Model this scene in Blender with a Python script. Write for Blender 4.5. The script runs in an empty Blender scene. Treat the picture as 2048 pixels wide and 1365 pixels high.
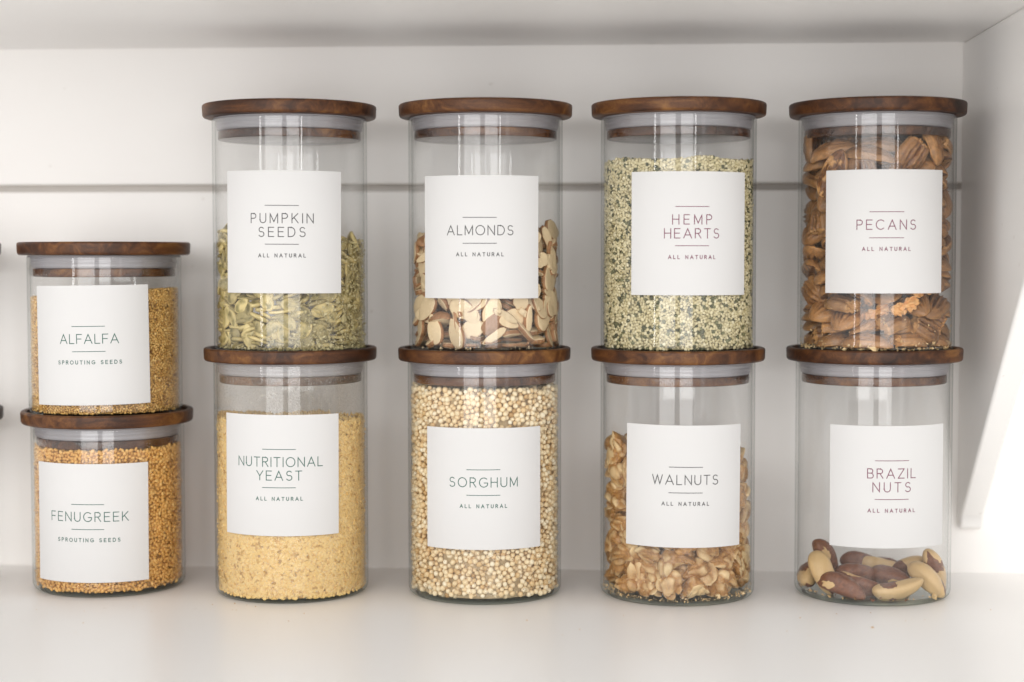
import bpy, math, random
import numpy as np
from mathutils import noise, Vector, Matrix, Quaternion, Euler

sc = bpy.context.scene
C = sc.collection

# ------------------------------------------------------------------ camera
YAW, PITCH, ROLL = 0.0509, 0.0494, -0.0012
fw = Vector((-math.sin(YAW)*math.cos(PITCH), math.cos(YAW)*math.cos(PITCH), -math.sin(PITCH)))
rt = Vector((math.cos(YAW), math.sin(YAW), 0.0)); up = rt.cross(fw)
r2 = rt*math.cos(ROLL) + up*math.sin(ROLL); u2 = -rt*math.sin(ROLL) + up*math.cos(ROLL)
cam_data = bpy.data.cameras.new('camera'); cam = bpy.data.objects.new('camera', cam_data); C.objects.link(cam)
M = Matrix((r2, u2, -fw)).transposed().to_4x4(); M.translation = (0.0, -1.1039, 0.2169)
cam.matrix_world = M
cam_data.sensor_width = 36.0; cam_data.lens = 3400/2048*36.0
cam_data.clip_start = 0.01; cam_data.clip_end = 100
cam_data.dof.use_dof = True; cam_data.dof.focus_distance = 1.066; cam_data.dof.aperture_fstop = 3.0
sc.camera = cam

# ------------------------------------------------------------------ light
w = bpy.data.worlds.new('World'); sc.world = w; w.use_nodes = True
bg = w.node_tree.nodes['Background']; bg.inputs[0].default_value = (1.0, 0.985, 0.965, 1); bg.inputs[1].default_value = 0.84
def window_or_fill_light(azimuth, width, z0, z1, L, dist=3.0, col=(1, 0.992, 0.982)):
    # a window or pale curtain of the room, or an added side fill, seen from the shelf under this azimuth (degrees, left negative), facing the jars
    d = bpy.data.lights.new('window_or_fill_light', 'AREA'); d.shape = 'RECTANGLE'; d.size = width; d.size_y = z1-z0
    d.energy = L*math.pi*width*(z1-z0); d.color = col
    o = bpy.data.objects.new('window_or_fill_light', d); C.objects.link(o); a = math.radians(azimuth)
    o.location = (dist*math.sin(a), -dist*math.cos(a), (z0+z1)/2); o.rotation_euler = (math.radians(90), 0, -a)
window_or_fill_light(-62, 1.30, -0.45, 1.65, 1.5)  # added fill lamp from the far left, evens out the label edges
window_or_fill_light(-36.5, 0.22, -0.05, 1.4, 12.0)
window_or_fill_light(-19, 1.55, -0.40, 1.65, 3.5)
window_or_fill_light(11.5, 1.05, -0.40, 1.65, 3.5)
window_or_fill_light(24.0, 0.10, 0.35, 1.4, 10.0)
window_or_fill_light(36, 0.95, -0.15, 1.65, 0.7)
window_or_fill_light(63, 1.30, -0.15, 1.65, 0.5)  # added fill lamp from the far right, no window known there
sc.view_settings.view_transform = 'Standard'; sc.view_settings.look = 'None'
sc.view_settings.exposure = 0.07; sc.view_settings.gamma = 1.0; sc.view_settings.use_curve_mapping = False
sc.cycles.max_bounces = 18; sc.cycles.diffuse_bounces = 12; sc.cycles.glossy_bounces = 5
sc.cycles.transmission_bounces = 10; sc.cycles.transparent_max_bounces = 40
sc.cycles.caustics_reflective = False; sc.cycles.caustics_refractive = True
sc.cycles.use_denoising = True; sc.cycles.sample_clamp_indirect = 8

# ------------------------------------------------------------------ material helpers
def mat(name):
    m = bpy.data.materials.new(name); m.use_nodes = True; nt = m.node_tree; nt.nodes.clear()
    out = nt.nodes.new('ShaderNodeOutputMaterial')
    return m, nt, out
def N(nt, t, **kw):
    n = nt.nodes.new(t)
    for k, v in kw.items():
        if k in n.inputs: n.inputs[k].default_value = v
        else: setattr(n, k, v)
    return n
def L(nt, a, b): nt.links.new(a, b)
def math_(nt, op, a, b=None, clamp=False):
    n = nt.nodes.new('ShaderNodeMath'); n.operation = op; n.use_clamp = clamp
    for i, q in enumerate((a, b)):
        if q is None: continue
        if isinstance(q, (int, float)): n.inputs[i].default_value = q
        else: L(nt, q, n.inputs[i])
    return n.outputs[0]
def ramp(nt, fac, stops):
    n = nt.nodes.new('ShaderNodeValToRGB'); e = n.color_ramp.elements
    while len(e) < len(stops): e.new(0.5)
    for q, (p, c) in zip(e, stops): q.position = p; q.color = (*c, 1)
    L(nt, fac, n.inputs[0]); return n.outputs[0]
def mixc(nt, f, a, b, mode='MIX'):
    n = nt.nodes.new('ShaderNodeMix'); n.data_type = 'RGBA'; n.blend_type = mode
    for i, q in ((0, f), (6, a), (7, b)):
        if isinstance(q, tuple): n.inputs[i].default_value = (*q, 1)
        elif isinstance(q, (int, float)): n.inputs[i].default_value = q
        else: L(nt, q, n.inputs[i])
    return n.outputs[2]
def tex_noise(nt, vec, scale, detail=3.0, rough=0.55, dist=0.0):
    n = N(nt, 'ShaderNodeTexNoise', Scale=scale, Detail=detail, Roughness=rough, Distortion=dist)
    if vec is not None: L(nt, vec, n.inputs['Vector'])
    return n.outputs['Fac']
def bump(nt, h, strength, dist):
    b = N(nt, 'ShaderNodeBump', Strength=strength, Distance=dist); L(nt, h, b.inputs['Height']); return b.outputs[0]
def principled(nt, out, col, rough=0.5, normal=None, **kw):
    p = nt.nodes.new('ShaderNodeBsdfPrincipled')
    if isinstance(col, tuple): p.inputs['Base Color'].default_value = (*col, 1)
    else: L(nt, col, p.inputs['Base Color'])
    if isinstance(rough, (int, float)): p.inputs['Roughness'].default_value = rough
    else: L(nt, rough, p.inputs['Roughness'])
    if normal is not None: L(nt, normal, p.inputs['Normal'])
    for k, v in kw.items(): p.inputs[k.replace('_', ' ')].default_value = v
    L(nt, p.outputs[0], out.inputs['Surface']); return p

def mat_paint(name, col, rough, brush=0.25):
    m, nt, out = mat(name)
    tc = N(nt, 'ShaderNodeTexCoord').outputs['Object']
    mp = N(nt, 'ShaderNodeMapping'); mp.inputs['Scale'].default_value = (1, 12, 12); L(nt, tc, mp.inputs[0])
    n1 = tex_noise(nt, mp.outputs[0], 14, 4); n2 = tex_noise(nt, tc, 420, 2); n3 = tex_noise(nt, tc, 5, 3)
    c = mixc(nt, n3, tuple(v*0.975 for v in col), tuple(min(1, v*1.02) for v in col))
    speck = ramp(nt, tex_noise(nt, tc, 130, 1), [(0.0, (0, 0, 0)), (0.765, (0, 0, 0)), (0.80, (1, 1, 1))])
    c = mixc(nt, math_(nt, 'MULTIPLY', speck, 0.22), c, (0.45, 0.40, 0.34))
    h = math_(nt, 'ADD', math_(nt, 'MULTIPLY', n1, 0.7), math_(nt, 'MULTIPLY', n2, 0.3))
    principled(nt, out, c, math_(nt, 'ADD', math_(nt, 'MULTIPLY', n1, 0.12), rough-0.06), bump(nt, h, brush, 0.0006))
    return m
m_wall = mat_paint('painted_board', (0.925, 0.905, 0.884), 0.50)
m_tongue = mat_paint('joint_shade_paint', (0.60, 0.575, 0.55), 0.70)  # wall white darkened, so the joint's shade is put into the colour
m_shelf = mat_paint('painted_shelf', (0.915, 0.905, 0.893), 0.34, 0.30)
m_bracket = mat_paint('painted_bracket', (0.91, 0.90, 0.885), 0.40)

def mat_wood(name='walnut_wood', rough=0.46, spec=0.36):
    m, nt, out = mat(name)
    tc = N(nt, 'ShaderNodeTexCoord').outputs['Object']; oi = N(nt, 'ShaderNodeObjectInfo').outputs['Random']
    off = N(nt, 'ShaderNodeCombineXYZ'); L(nt, math_(nt, 'MULTIPLY', oi, 3.1), off.inputs[0]); L(nt, math_(nt, 'MULTIPLY', oi, 1.7), off.inputs[1]); L(nt, oi, off.inputs[2])
    add = N(nt, 'ShaderNodeVectorMath', operation='ADD'); L(nt, tc, add.inputs[0]); L(nt, off.outputs[0], add.inputs[1])
    v = add.outputs[0]
    mp = N(nt, 'ShaderNodeMapping'); mp.inputs['Scale'].default_value = (1.2, 14, 14); L(nt, v, mp.inputs[0])
    grain = tex_noise(nt, mp.outputs[0], 9, 5, 0.6, 0.9)
    mp2 = N(nt, 'ShaderNodeMapping'); mp2.inputs['Scale'].default_value = (25, 420, 420); L(nt, v, mp2.inputs[0])
    pores = tex_noise(nt, mp2.outputs[0], 6, 3, 0.7)
    patch = tex_noise(nt, v, 16, 2, 0.5)
    fine = tex_noise(nt, v, 1500, 2, 0.7)
    f = math_(nt, 'ADD', math_(nt, 'MULTIPLY', grain, 0.55), math_(nt, 'MULTIPLY', patch, 0.55))
    f = math_(nt, 'ADD', f, math_(nt, 'MULTIPLY', math_(nt, 'SUBTRACT', pores, 0.5), 0.22))
    f = math_(nt, 'ADD', f, math_(nt, 'MULTIPLY', math_(nt, 'SUBTRACT', fine, 0.5), 0.10))
    c = ramp(nt, f, [(0.34, (0.009, 0.0034, 0.0018)), (0.49, (0.046, 0.0155, 0.0055)), (0.60, (0.110, 0.0400, 0.0120)), (0.76, (0.27, 0.122, 0.033))])
    h = math_(nt, 'ADD', math_(nt, 'MULTIPLY', pores, 0.6), math_(nt, 'MULTIPLY', fine, 0.4))
    principled(nt, out, c, rough, bump(nt, h, 0.35 if rough > .3 else 0.06, 0.0003), Specular_IOR_Level=spec)
    return m
m_wood = mat_wood(); m_plug = mat_wood('varnished_walnut', 0.20, 0.6)

def mat_glass(name, film=0.0, clear=(0.997, 0.998, 0.997), edge=(0.74, 0.775, 0.76)):
    # thin wall: the light goes straight through, a Fresnel share is mirrored, long grazing paths tint
    m, nt, out = mat(name)
    lw = N(nt, 'ShaderNodeLayerWeight', Blend=0.5).outputs['Facing']
    p5 = math_(nt, 'POWER', lw, 5.0); fr = math_(nt, 'ADD', math_(nt, 'MULTIPLY', p5, 0.80), 0.034, True)
    p4 = math_(nt, 'POWER', lw, 7.0)
    tint = mixc(nt, p4, clear, edge)
    tr = N(nt, 'ShaderNodeBsdfTransparent'); L(nt, tint, tr.inputs[0])
    gl = N(nt, 'ShaderNodeBsdfGlossy', Roughness=0.015)
    tc = N(nt, 'ShaderNodeTexCoord').outputs['Object']
    mp = N(nt, 'ShaderNodeMapping'); mp.inputs['Scale'].default_value = (1, 1, 0.15); L(nt, tc, mp.inputs[0])
    oi = N(nt, 'ShaderNodeObjectInfo').outputs['Random']; ad = N(nt, 'ShaderNodeVectorMath', operation='ADD'); L(nt, mp.outputs[0], ad.inputs[0]); L(nt, math_(nt, 'MULTIPLY', oi, 9.0), ad.inputs[1])
    L(nt, bump(nt, tex_noise(nt, ad.outputs[0], 24, 2), 0.34, 0.0012), gl.inputs['Normal'])
    mx = N(nt, 'ShaderNodeMixShader'); L(nt, fr, mx.inputs[0]); L(nt, tr.outputs[0], mx.inputs[1]); L(nt, gl.outputs[0], mx.inputs[2])
    last = mx.outputs[0]
    df = N(nt, 'ShaderNodeBsdfDiffuse'); df.inputs[0].default_value = (0.85, 0.78, 0.66, 1) if film > .01 else (0.9, 0.9, 0.9, 1)
    dust = ramp(nt, tex_noise(nt, tc, 900, 2, 0.6), [(0.0, (0, 0, 0)), (0.60, (0.15, 0.15, 0.15)), (0.72, (1, 1, 1))])
    smear = ramp(nt, tex_noise(nt, ad.outputs[0], 22, 4, 0.65, 1.2), [(0.0, (0, 0, 0)), (0.45, (0.1, 0.1, 0.1)), (0.70, (1, 1, 1))])
    amt = math_(nt, 'ADD', math_(nt, 'MULTIPLY', dust, max(film, 0.012)), math_(nt, 'MULTIPLY', smear, 0.014))
    mx2 = N(nt, 'ShaderNodeMixShader'); L(nt, amt, mx2.inputs[0]); L(nt, last, mx2.inputs[1]); L(nt, df.outputs[0], mx2.inputs[2])
    L(nt, mx2.outputs[0], out.inputs['Surface']); return m
m_glass = mat_glass('clear_glass'); m_glass_dusty = mat_glass('dusty_glass', 0.30)
m_thick = mat_glass('thick_base_glass', 0.0, (0.88, 0.91, 0.895), (0.50, 0.56, 0.53))

m_seal, nt, out = mat('silicone_seal')
df = N(nt, 'ShaderNodeBsdfDiffuse'); df.inputs[0].default_value = (0.88, 0.865, 0.90, 1)
tl = N(nt, 'ShaderNodeBsdfTranslucent'); tl.inputs[0].default_value = (0.90, 0.885, 0.93, 1)
tr = N(nt, 'ShaderNodeBsdfTransparent'); tr.inputs[0].default_value = (0.93, 0.92, 0.95, 1)
gl = N(nt, 'ShaderNodeBsdfGlossy', Roughness=0.18)
a = N(nt, 'ShaderNodeMixShader', Fac=0.55); L(nt, df.outputs[0], a.inputs[1]); L(nt, tl.outputs[0], a.inputs[2])
b = N(nt, 'ShaderNodeMixShader', Fac=0.46); L(nt, a.outputs[0], b.inputs[1]); L(nt, tr.outputs[0], b.inputs[2])
c = N(nt, 'ShaderNodeMixShader', Fac=0.07); L(nt, b.outputs[0], c.inputs[1]); L(nt, gl.outputs[0], c.inputs[2]); L(nt, c.outputs[0], out.inputs[0])

m_paper, nt, out = mat('white_vinyl_label')
tc = N(nt, 'ShaderNodeTexCoord').outputs['Object']
principled(nt, out, mixc(nt, tex_noise(nt, tc, 30, 3), (0.645, 0.638, 0.634), (0.66, 0.653, 0.648)), 0.75, bump(nt, tex_noise(nt, tc, 160, 3), 0.05, 0.0004), Specular_IOR_Level=0.2)
INK = {}
for nm, c_ in (('grey_ink', (0.026, 0.026, 0.028)), ('green_ink', (0.002, 0.085, 0.060)), ('plum_ink', (0.155, 0.012, 0.055))):
    INK[nm], nt, out = mat(nm); principled(nt, out, c_, 0.6)

def mat_nut(name, skin_lo, skin_hi, flesh, lo=0.35, hi=0.65, rough=0.42, bscale=900, bstr=0.35, var=0.35, patch=180):
    # skin and flesh meet where the shape's own tint attribute says; every piece varies a little
    m, nt, out = mat(name)
    tc = N(nt, 'ShaderNodeTexCoord').outputs['Object']; oi = N(nt, 'ShaderNodeObjectInfo').outputs['Random']
    at = N(nt, 'ShaderNodeAttribute', attribute_name='tint').outputs['Fac']
    n1 = tex_noise(nt, tc, patch, 4, 0.6); n2 = tex_noise(nt, tc, bscale, 3, 0.6)
    t = math_(nt, 'ADD', at, math_(nt, 'MULTIPLY', math_(nt, 'SUBTRACT', n1, 0.5), 0.5))
    k = ramp(nt, t, [(lo, (0, 0, 0)), (hi, (1, 1, 1))])
    n3 = tex_noise(nt, tc, patch*2.6, 5, 0.7, 0.8); sk = mixc(nt, ramp(nt, n3, [(0.30, (0, 0, 0)), (0.68, (1, 1, 1))]), skin_lo, skin_hi)
    fl = mixc(nt, n2, tuple(v*0.86 for v in flesh), flesh)
    c = mixc(nt, k, sk, fl)
    br = math_(nt, 'ADD', math_(nt, 'MULTIPLY', oi, var), 1-var*0.55)
    bc = N(nt, 'ShaderNodeCombineColor'); [L(nt, br, bc.inputs[i]) for i in range(3)]
    c = mixc(nt, 1.0, c, bc.outputs[0], 'MULTIPLY')
    principled(nt, out, c, rough, bump(nt, math_(nt, 'ADD', math_(nt, 'MULTIPLY', n3, 1.0), math_(nt, 'MULTIPLY', n2, 0.6)), bstr, 0.0007))
    return m
m_nut = {
 'pecan': mat_nut('pecan_skin', (0.040, 0.012, 0.004), (0.255, 0.090, 0.021), (0.72, 0.38, 0.14), 0.02, 0.90, 0.30, var=0.55, bscale=380, bstr=.6),
 'walnut': mat_nut('walnut_flesh', (0.24, 0.095, 0.022), (0.54, 0.285, 0.085), (0.84, 0.62, 0.33), 0.25, 0.80, 0.40, var=0.25),
 'almond': mat_nut('almond_flesh', (0.22, 0.095, 0.035), (0.46, 0.23, 0.10), (0.80, 0.62, 0.38), 0.30, 0.50, 0.50, var=0.28, bscale=500),
 'pumpkin': mat_nut('pumpkin_seed_skin', (0.085, 0.070, 0.016), (0.285, 0.228, 0.060), (0.60, 0.48, 0.21), 0.15, 1.0, 0.38, var=0.70, patch=260),
 'brazil': mat_nut('brazil_nut_skin', (0.105, 0.034, 0.016), (0.27, 0.100, 0.045), (0.76, 0.52, 0.25), 0.44, 0.50, 0.40, var=0.18, patch=150, bscale=700, bstr=.5),
}
def mat_grain(name, cols, rough=0.55, bscale=700, spots=None):
    m, nt, out = mat(name)
    at = N(nt, 'ShaderNodeAttribute', attribute_name='shade', attribute_type='INSTANCER').outputs['Fac']
    geo = N(nt, 'ShaderNodeNewGeometry').outputs['Position']
    n = tex_noise(nt, geo, bscale, 3)
    t = math_(nt, 'ADD', at, math_(nt, 'MULTIPLY', math_(nt, 'SUBTRACT', n, 0.5), 0.12))
    c = ramp(nt, t, cols)
    if spots:
        s = ramp(nt, tex_noise(nt, geo, 520, 1), [(0.0, (0, 0, 0)), (0.69, (0, 0, 0)), (0.74, (1, 1, 1))])
        c = mixc(nt, math_(nt, 'MULTIPLY', s, 0.75), c, spots)
    principled(nt, out, c, rough, bump(nt, n, 0.3, 0.0004), Subsurface_Weight=0.0)
    return m

# ------------------------------------------------------------------ object helpers
def link(name, me, m=None, parent=None):
    o = bpy.data.objects.new(name, me); C.objects.link(o)
    if m is not None and me is not None and not me.materials: me.materials.append(m)
    if parent is not None: o.parent = parent
    return o
def mesh(name, V, F, smooth=True):
    me = bpy.data.meshes.new(name); me.from_pydata([tuple(v) for v in V], [], F)
    if smooth: me.polygons.foreach_set('use_smooth', [True]*len(me.polygons))
    me.update(); return me
def tag(o, label, cat, group=None, kind=None):
    o['label'] = label; o['category'] = cat
    if group: o['group'] = group
    if kind: o['kind'] = kind
    return o
def box(name, lo, hi, m, parent=None, bevel=0.0):
    x0, y0, z0 = lo; x1, y1, z1 = hi
    V = [(x, y, z) for x in (x0, x1) for y in (y0, y1) for z in (z0, z1)]
    F = [(0, 1, 3, 2), (4, 6, 7, 5), (0, 4, 5, 1), (2, 3, 7, 6), (0, 2, 6, 4), (1, 5, 7, 3)]
    o = link(name, mesh(name, V, F, False), m, parent)
    if bevel:
        b = o.modifiers.new('bevel', 'BEVEL'); b.width = bevel; b.segments = 3; b.limit_method = 'ANGLE'
        o.data.polygons.foreach_set('use_smooth', [True]*len(o.data.polygons)); b.harden_normals = False
        o.modifiers.new('wn', 'WEIGHTED_NORMAL')
    return o
def lathe_geo(prof, n=96):
    V = []; F = []
    for (r, z) in prof:
        for i in range(n):
            a = 2*math.pi*i/n; V.append((r*math.cos(a), r*math.sin(a), z))
    for k in range(len(prof)-1):
        for i in range(n):
            j = (i+1) % n; F.append((k*n+i, k*n+j, (k+1)*n+j, (k+1)*n+i))
    return V, F
def capped_lathe(name, prof, n=96, close=True, caps=True):
    # profile from the axis round the outside and back to the axis
    V, F = lathe_geo(prof, n); m = len(prof)
    if caps:
        F.append(tuple(range(n))[::-1]); F.append(tuple((m-1)*n+i for i in range(n)))
    else:
        for i in range(n):
            j = (i+1) % n; F.append(((m-1)*n+i, (m-1)*n+j, j, i))
    return mesh(name, V, F)
def rounded(pts, r, seg=3):
    # round the corners of an (r, z) profile
    out = [pts[0]]
    for i in range(1, len(pts)-1):
        p, q, s = Vector(pts[i-1]), Vector(pts[i]), Vector(pts[i+1])
        rr = min(r, (p-q).length*.45, (s-q).length*.45)
        a = q+(p-q).normalized()*rr; b = q+(s-q).normalized()*rr
        for t in range(seg+1):
            t /= seg; out.append(tuple((1-t)**2*a+2*t*(1-t)*q+t*t*b))
    out.append(pts[-1]); return out

# ------------------------------------------------------------------ the cupboard
WALL_Y = 0.0695; CEIL = 0.3616; GROOVE = 0.2649
shelf = box('shelf', (-0.95, -0.46, -0.030), (0.85, WALL_Y, 0.0), m_shelf, bevel=0.002); shelf['kind'] = 'structure'
top_shelf = box('upper_shelf', (-0.95, -0.285, CEIL), (0.85, WALL_Y, CEIL+0.03), m_shelf, bevel=0.0015); top_shelf['kind'] = 'structure'
back_wall = bpy.data.objects.new('back_wall', None); C.objects.link(back_wall); back_wall['kind'] = 'structure'
def board(z0, z1):
    # a shiplap board: eased long edges and a rebated tongue behind the joint
    e = 0.0016; y = WALL_Y
    prof = [(y+.018, z0), (y+.004, z0), (y+e, z0+.0002), (y+.0004, z0+.0007), (y, z0+e), (y, z1-e), (y+.0004, z1-.0007), (y+e, z1-.0002), (y+.0140, z1), (y+.0141, z1+.006), (y+.018, z1+.006)]
    V = []; n = len(prof)
    for x in (-1.0, 0.9): V += [(x, a, b) for a, b in prof]
    F = [(i, i+1, n+i+1, n+i) for i in range(n-1)] + [(n-1, 0, n, 2*n-1), tuple(range(n))[::-1], tuple(range(n, 2*n))]
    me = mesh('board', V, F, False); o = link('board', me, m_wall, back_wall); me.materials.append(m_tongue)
    for i in (8, 9): me.polygons[i].material_index = 1      # darker tongue colour carries the shade inside the joint
    return o
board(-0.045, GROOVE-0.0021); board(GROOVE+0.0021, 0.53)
# triangular bracket under the upper shelf
def bracket(x0, t):
    y1 = WALL_Y; pts = [(y1, 0.031), (y1-.0075, 0.031), (y1-.0105, 0.034)]
    for k in range(9):
        f = k/8; z = 0.0415+(CEIL-0.0415)*f; pts.append((y1-.0125-(z-.0415)*1.036+0.003*math.sin(math.pi*f), z))
    pts.append((y1, CEIL)); V = []; n = len(pts)
    for x in (x0, x0+t): V += [(x, a, b) for a, b in pts]
    F = [(i, (i+1) % n, n+(i+1) % n, n+i) for i in range(n)] + [tuple(range(n))[::-1], tuple(range(n, 2*n))]
    o = link('shelf_bracket', mesh('shelf_bracket', V, F, True), m_bracket)
    b = o.modifiers.new('bevel', 'BEVEL'); b.width = .0022; b.segments = 3; b.limit_method = 'ANGLE'; b.angle_limit = math.radians(40); o.modifiers.new('wn', 'WEIGHTED_NORMAL')
    return tag(o, 'white painted wooden bracket sloping down from the upper shelf beside the pecans jar', 'bracket')
BRX = 0.2458
bracket(BRX, 0.0155)

# ------------------------------------------------------------------ lettering: thin single-stroke capitals
def arc(cx, cy, rx, ry, a0, a1, n=10):
    return [(cx+rx*math.cos(math.radians(a0+(a1-a0)*i/n)), cy+ry*math.sin(math.radians(a0+(a1-a0)*i/n))) for i in range(n+1)]
GLYPH = {
 'A': (.84, [[(0, 0), (.42, 1), (.84, 0)], [(.14, .33), (.70, .33)]]),
 'B': (.60, [[(0, 0), (0, 1), (.33, 1)]+arc(.33, .765, .22, .235, 90, -90)+[(0, .53)], [(.33, .53)]+arc(.36, .265, .24, .265, 90, -90)+[(0, 0)]]),
 'C': (.82, [arc(.47, .5, .47, .5, 48, 312, 20)]),
 'D': (.72, [[(0, 0), (0, 1), (.28, 1)]+arc(.28, .5, .44, .5, 90, -90, 16)+[(0, 0)]]),
 'E': (.58, [[(.58, 1), (0, 1), (0, 0), (.58, 0)], [(0, .52), (.52, .52)]]),
 'F': (.56, [[(.56, 1), (0, 1), (0, 0)], [(0, .50), (.50, .50)]]),
 'G': (.86, [arc(.47, .5, .47, .5, 50, 330, 20)+[(.88, .45), (.52, .45)]]),
 'H': (.68, [[(0, 0), (0, 1)], [(.68, 0), (.68, 1)], [(0, .52), (.68, .52)]]),
 'I': (.0, [[(0, 0), (0, 1)]]),
 'K': (.66, [[(0, 0), (0, 1)], [(.62, 1), (0, .38)], [(.21, .59), (.66, 0)]]),
 'L': (.52, [[(0, 1), (0, 0), (.52, 0)]]),
 'M': (.82, [[(0, 0), (0, 1), (.41, .12), (.82, 1), (.82, 0)]]),
 'N': (.70, [[(0, 0), (0, 1), (.70, 0), (.70, 1)]]),
 'O': (.94, [arc(.47, .5, .47, .5, 0, 360, 28)]),
 'P': (.58, [[(0, 0), (0, 1), (.32, 1)]+arc(.32, .74, .26, .26, 90, -90)+[(0, .48)]]),
 'R': (.62, [[(0, 0), (0, 1), (.32, 1)]+arc(.32, .75, .26, .25, 90, -90)+[(0, .50)], [(.30, .50), (.62, 0)]]),
 'S': (.62, [arc(.32, .745, .265, .255, 35, 250, 12)+arc(.31, .265, .30, .265, 75, -150, 13)]),
 'T': (.66, [[(0, 1), (.66, 1)], [(.33, 1), (.33, 0)]]),
 'U': (.66, [[(0, 1), (0, .33)]+arc(.33, .33, .33, .33, 180, 360, 14)+[(.66, 1)]]),
 'W': (1.08, [[(0, 1), (.27, 0), (.54, 1), (.81, 0), (1.08, 1)]]),
 'Y': (.72, [[(0, 1), (.36, .45), (.72, 1)], [(.36, .45), (.36, 0)]]),
 'Z': (.66, [[(0, 1), (.66, 1), (0, 0), (.66, 0)]]),
}
class Ink:
    def __init__(s): s.V = []; s.F = []; s.k = 0
    def stroke(s, pts, wd):
        P = []
        for a, b in zip(pts, pts[1:]):      # subdivide so that the ribbon can follow the jar
            a = Vector(a); b = Vector(b); n = max(1, int((b-a).length/.0012))
            for i in range(n): P.append(a+(b-a)*i/n)
        P.append(Vector(pts[-1])); closed = (P[0]-P[-1]).length < 1e-6
        s.k += 1; base = len(s.V); lift = (s.k % 3)*0.000004
        for i, p in enumerate(P):
            d0 = (p-P[i-1]) if i else ((P[-1]-P[-2]) if closed else (P[1]-p)); d1 = (P[i+1]-p) if i < len(P)-1 else ((P[1]-P[0]) if closed else d0)
            d0 = d0.normalized(); d1 = d1.normalized(); t = (d0+d1)
            if t.length < 1e-4: t = d0
            t.normalize(); nn = Vector((-t.y, t.x)); c = max(.42, abs(nn.dot(Vector((-d0.y, d0.x)))))
            h = wd/2/c; q = p.copy()
            if not closed and i == 0: q = p-d1*wd/2
            if not closed and i == len(P)-1: q = p+d0*wd/2
            s.V += [(q.x+nn.x*h, q.y+nn.y*h, lift), (q.x-nn.x*h, q.y-nn.y*h, lift)]
        for i in range(len(P)-1): a = base+2*i; s.F.append((a, a+1, a+3, a+2))
    def line(s, text, cx, cy, cap, width, wd, space=0.55):
        ws = sum(GLYPH[c][0] if c != ' ' else space for c in text)
        tr = (width/cap-ws)/(len(text)-1); x = cx-width/2
        for ch in text:
            if ch == ' ': x += (space+tr)*cap; continue
            gw, st = GLYPH[ch]
            for p in st: s.stroke([(x+a*cap, cy-cap/2+b*cap) for a, b in p], wd)
            x += (gw+tr)*cap
def bend(V, phi, zc, r0, tilt=0.0):
    out = []; ct, sn = math.cos(tilt), math.sin(tilt)
    for (s, z, l) in V:
        s, z = s*ct-z*sn, s*sn+z*ct
        a = phi+s/r0; out.append(((r0+l)*math.sin(a), -(r0+l)*math.cos(a), zc+z))
    return out

# ------------------------------------------------------------------ jars
R_OUT = 0.0495; R_IN = 0.0477; FLOOR = 0.0030
def glass_mesh(h):
    key = 'glass_body_%d' % int(h*1e4)
    if key in bpy.data.meshes: return bpy.data.meshes[key]
    b = 0.0048
    prof = [(0.0005, 0.0009), (0.040, 0.0009), (0.0425, 0.0)]
    for k in range(7):
        a = math.radians(-90+90*k/6); prof.append((R_OUT-b+b*math.cos(a), b+b*math.sin(a)))
    prof += [(R_OUT, b+.0006), (R_OUT, h*.5), (R_OUT, h-.0020), (R_OUT, h-.0012), (R_OUT-.0005, h-.0003), (R_OUT-.0009, h), (R_IN+.0004, h), (R_IN, h-.0008), (R_IN, h-.0016), (R_IN, h*.5), (R_IN, FLOOR+.0036)]
    b2 = 0.0030
    for k in range(6):
        a = math.radians(0-90*k/5); prof.append((R_IN-b2+b2*math.cos(a), FLOOR+b2+b2*math.sin(a)))
    prof.append((0.0005, FLOOR))
    V, F = lathe_geo(prof, 128); n = 128; m = len(prof)
    F.append(tuple(range(n))[::-1]); F.append(tuple((m-1)*n+i for i in range(n)))
    me = mesh(key, V, F); me.materials.append(None); me.materials.append(None)
    for p in me.polygons:
        if p.center.z < 0.0036 : p.material_index = 1
    return me
def lid_mesh():
    if 'lid' in bpy.data.meshes: return bpy.data.meshes['lid']
    R = 0.0558; prof = [(0.0005, 0), (R-.0004, 0), (R, .0085), (R-.0042, .0085), (R-.0046, .0056), (0.0005, .0056)]
    p = rounded(prof, 0.0022, 5); return capped_lathe('lid', p, 128)
def seal_mesh():
    if 'seal' in bpy.data.meshes: return bpy.data.meshes['seal']
    o = [(0.0440, -.0003), (0.0490, -.0003), (0.0490, -.0011), (0.0470, -.0014), (0.04745, -.0021), (0.0470, -.0028), (0.0468, -.0036), (0.0473, -.0044), (0.0466, -.0052), (0.0464, -.0062), (0.0466, -.0070), (0.0459, -.0082), (0.0440, -.0084)]
    return capped_lathe('seal', rounded(o, .0004, 2), 128, caps=False)
def plug_mesh():
    if 'lid_plug' in bpy.data.meshes: return bpy.data.meshes['lid_plug']
    return capped_lathe('lid_plug', rounded([(0.0005, -.0140), (0.0457, -.0140), (0.0457, -.0086), (0.0435, -.0086), (0.0435, -.0004), (0.0005, -.0004)], .0008, 3), 128)
LIDROT = random.Random(4)
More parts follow.
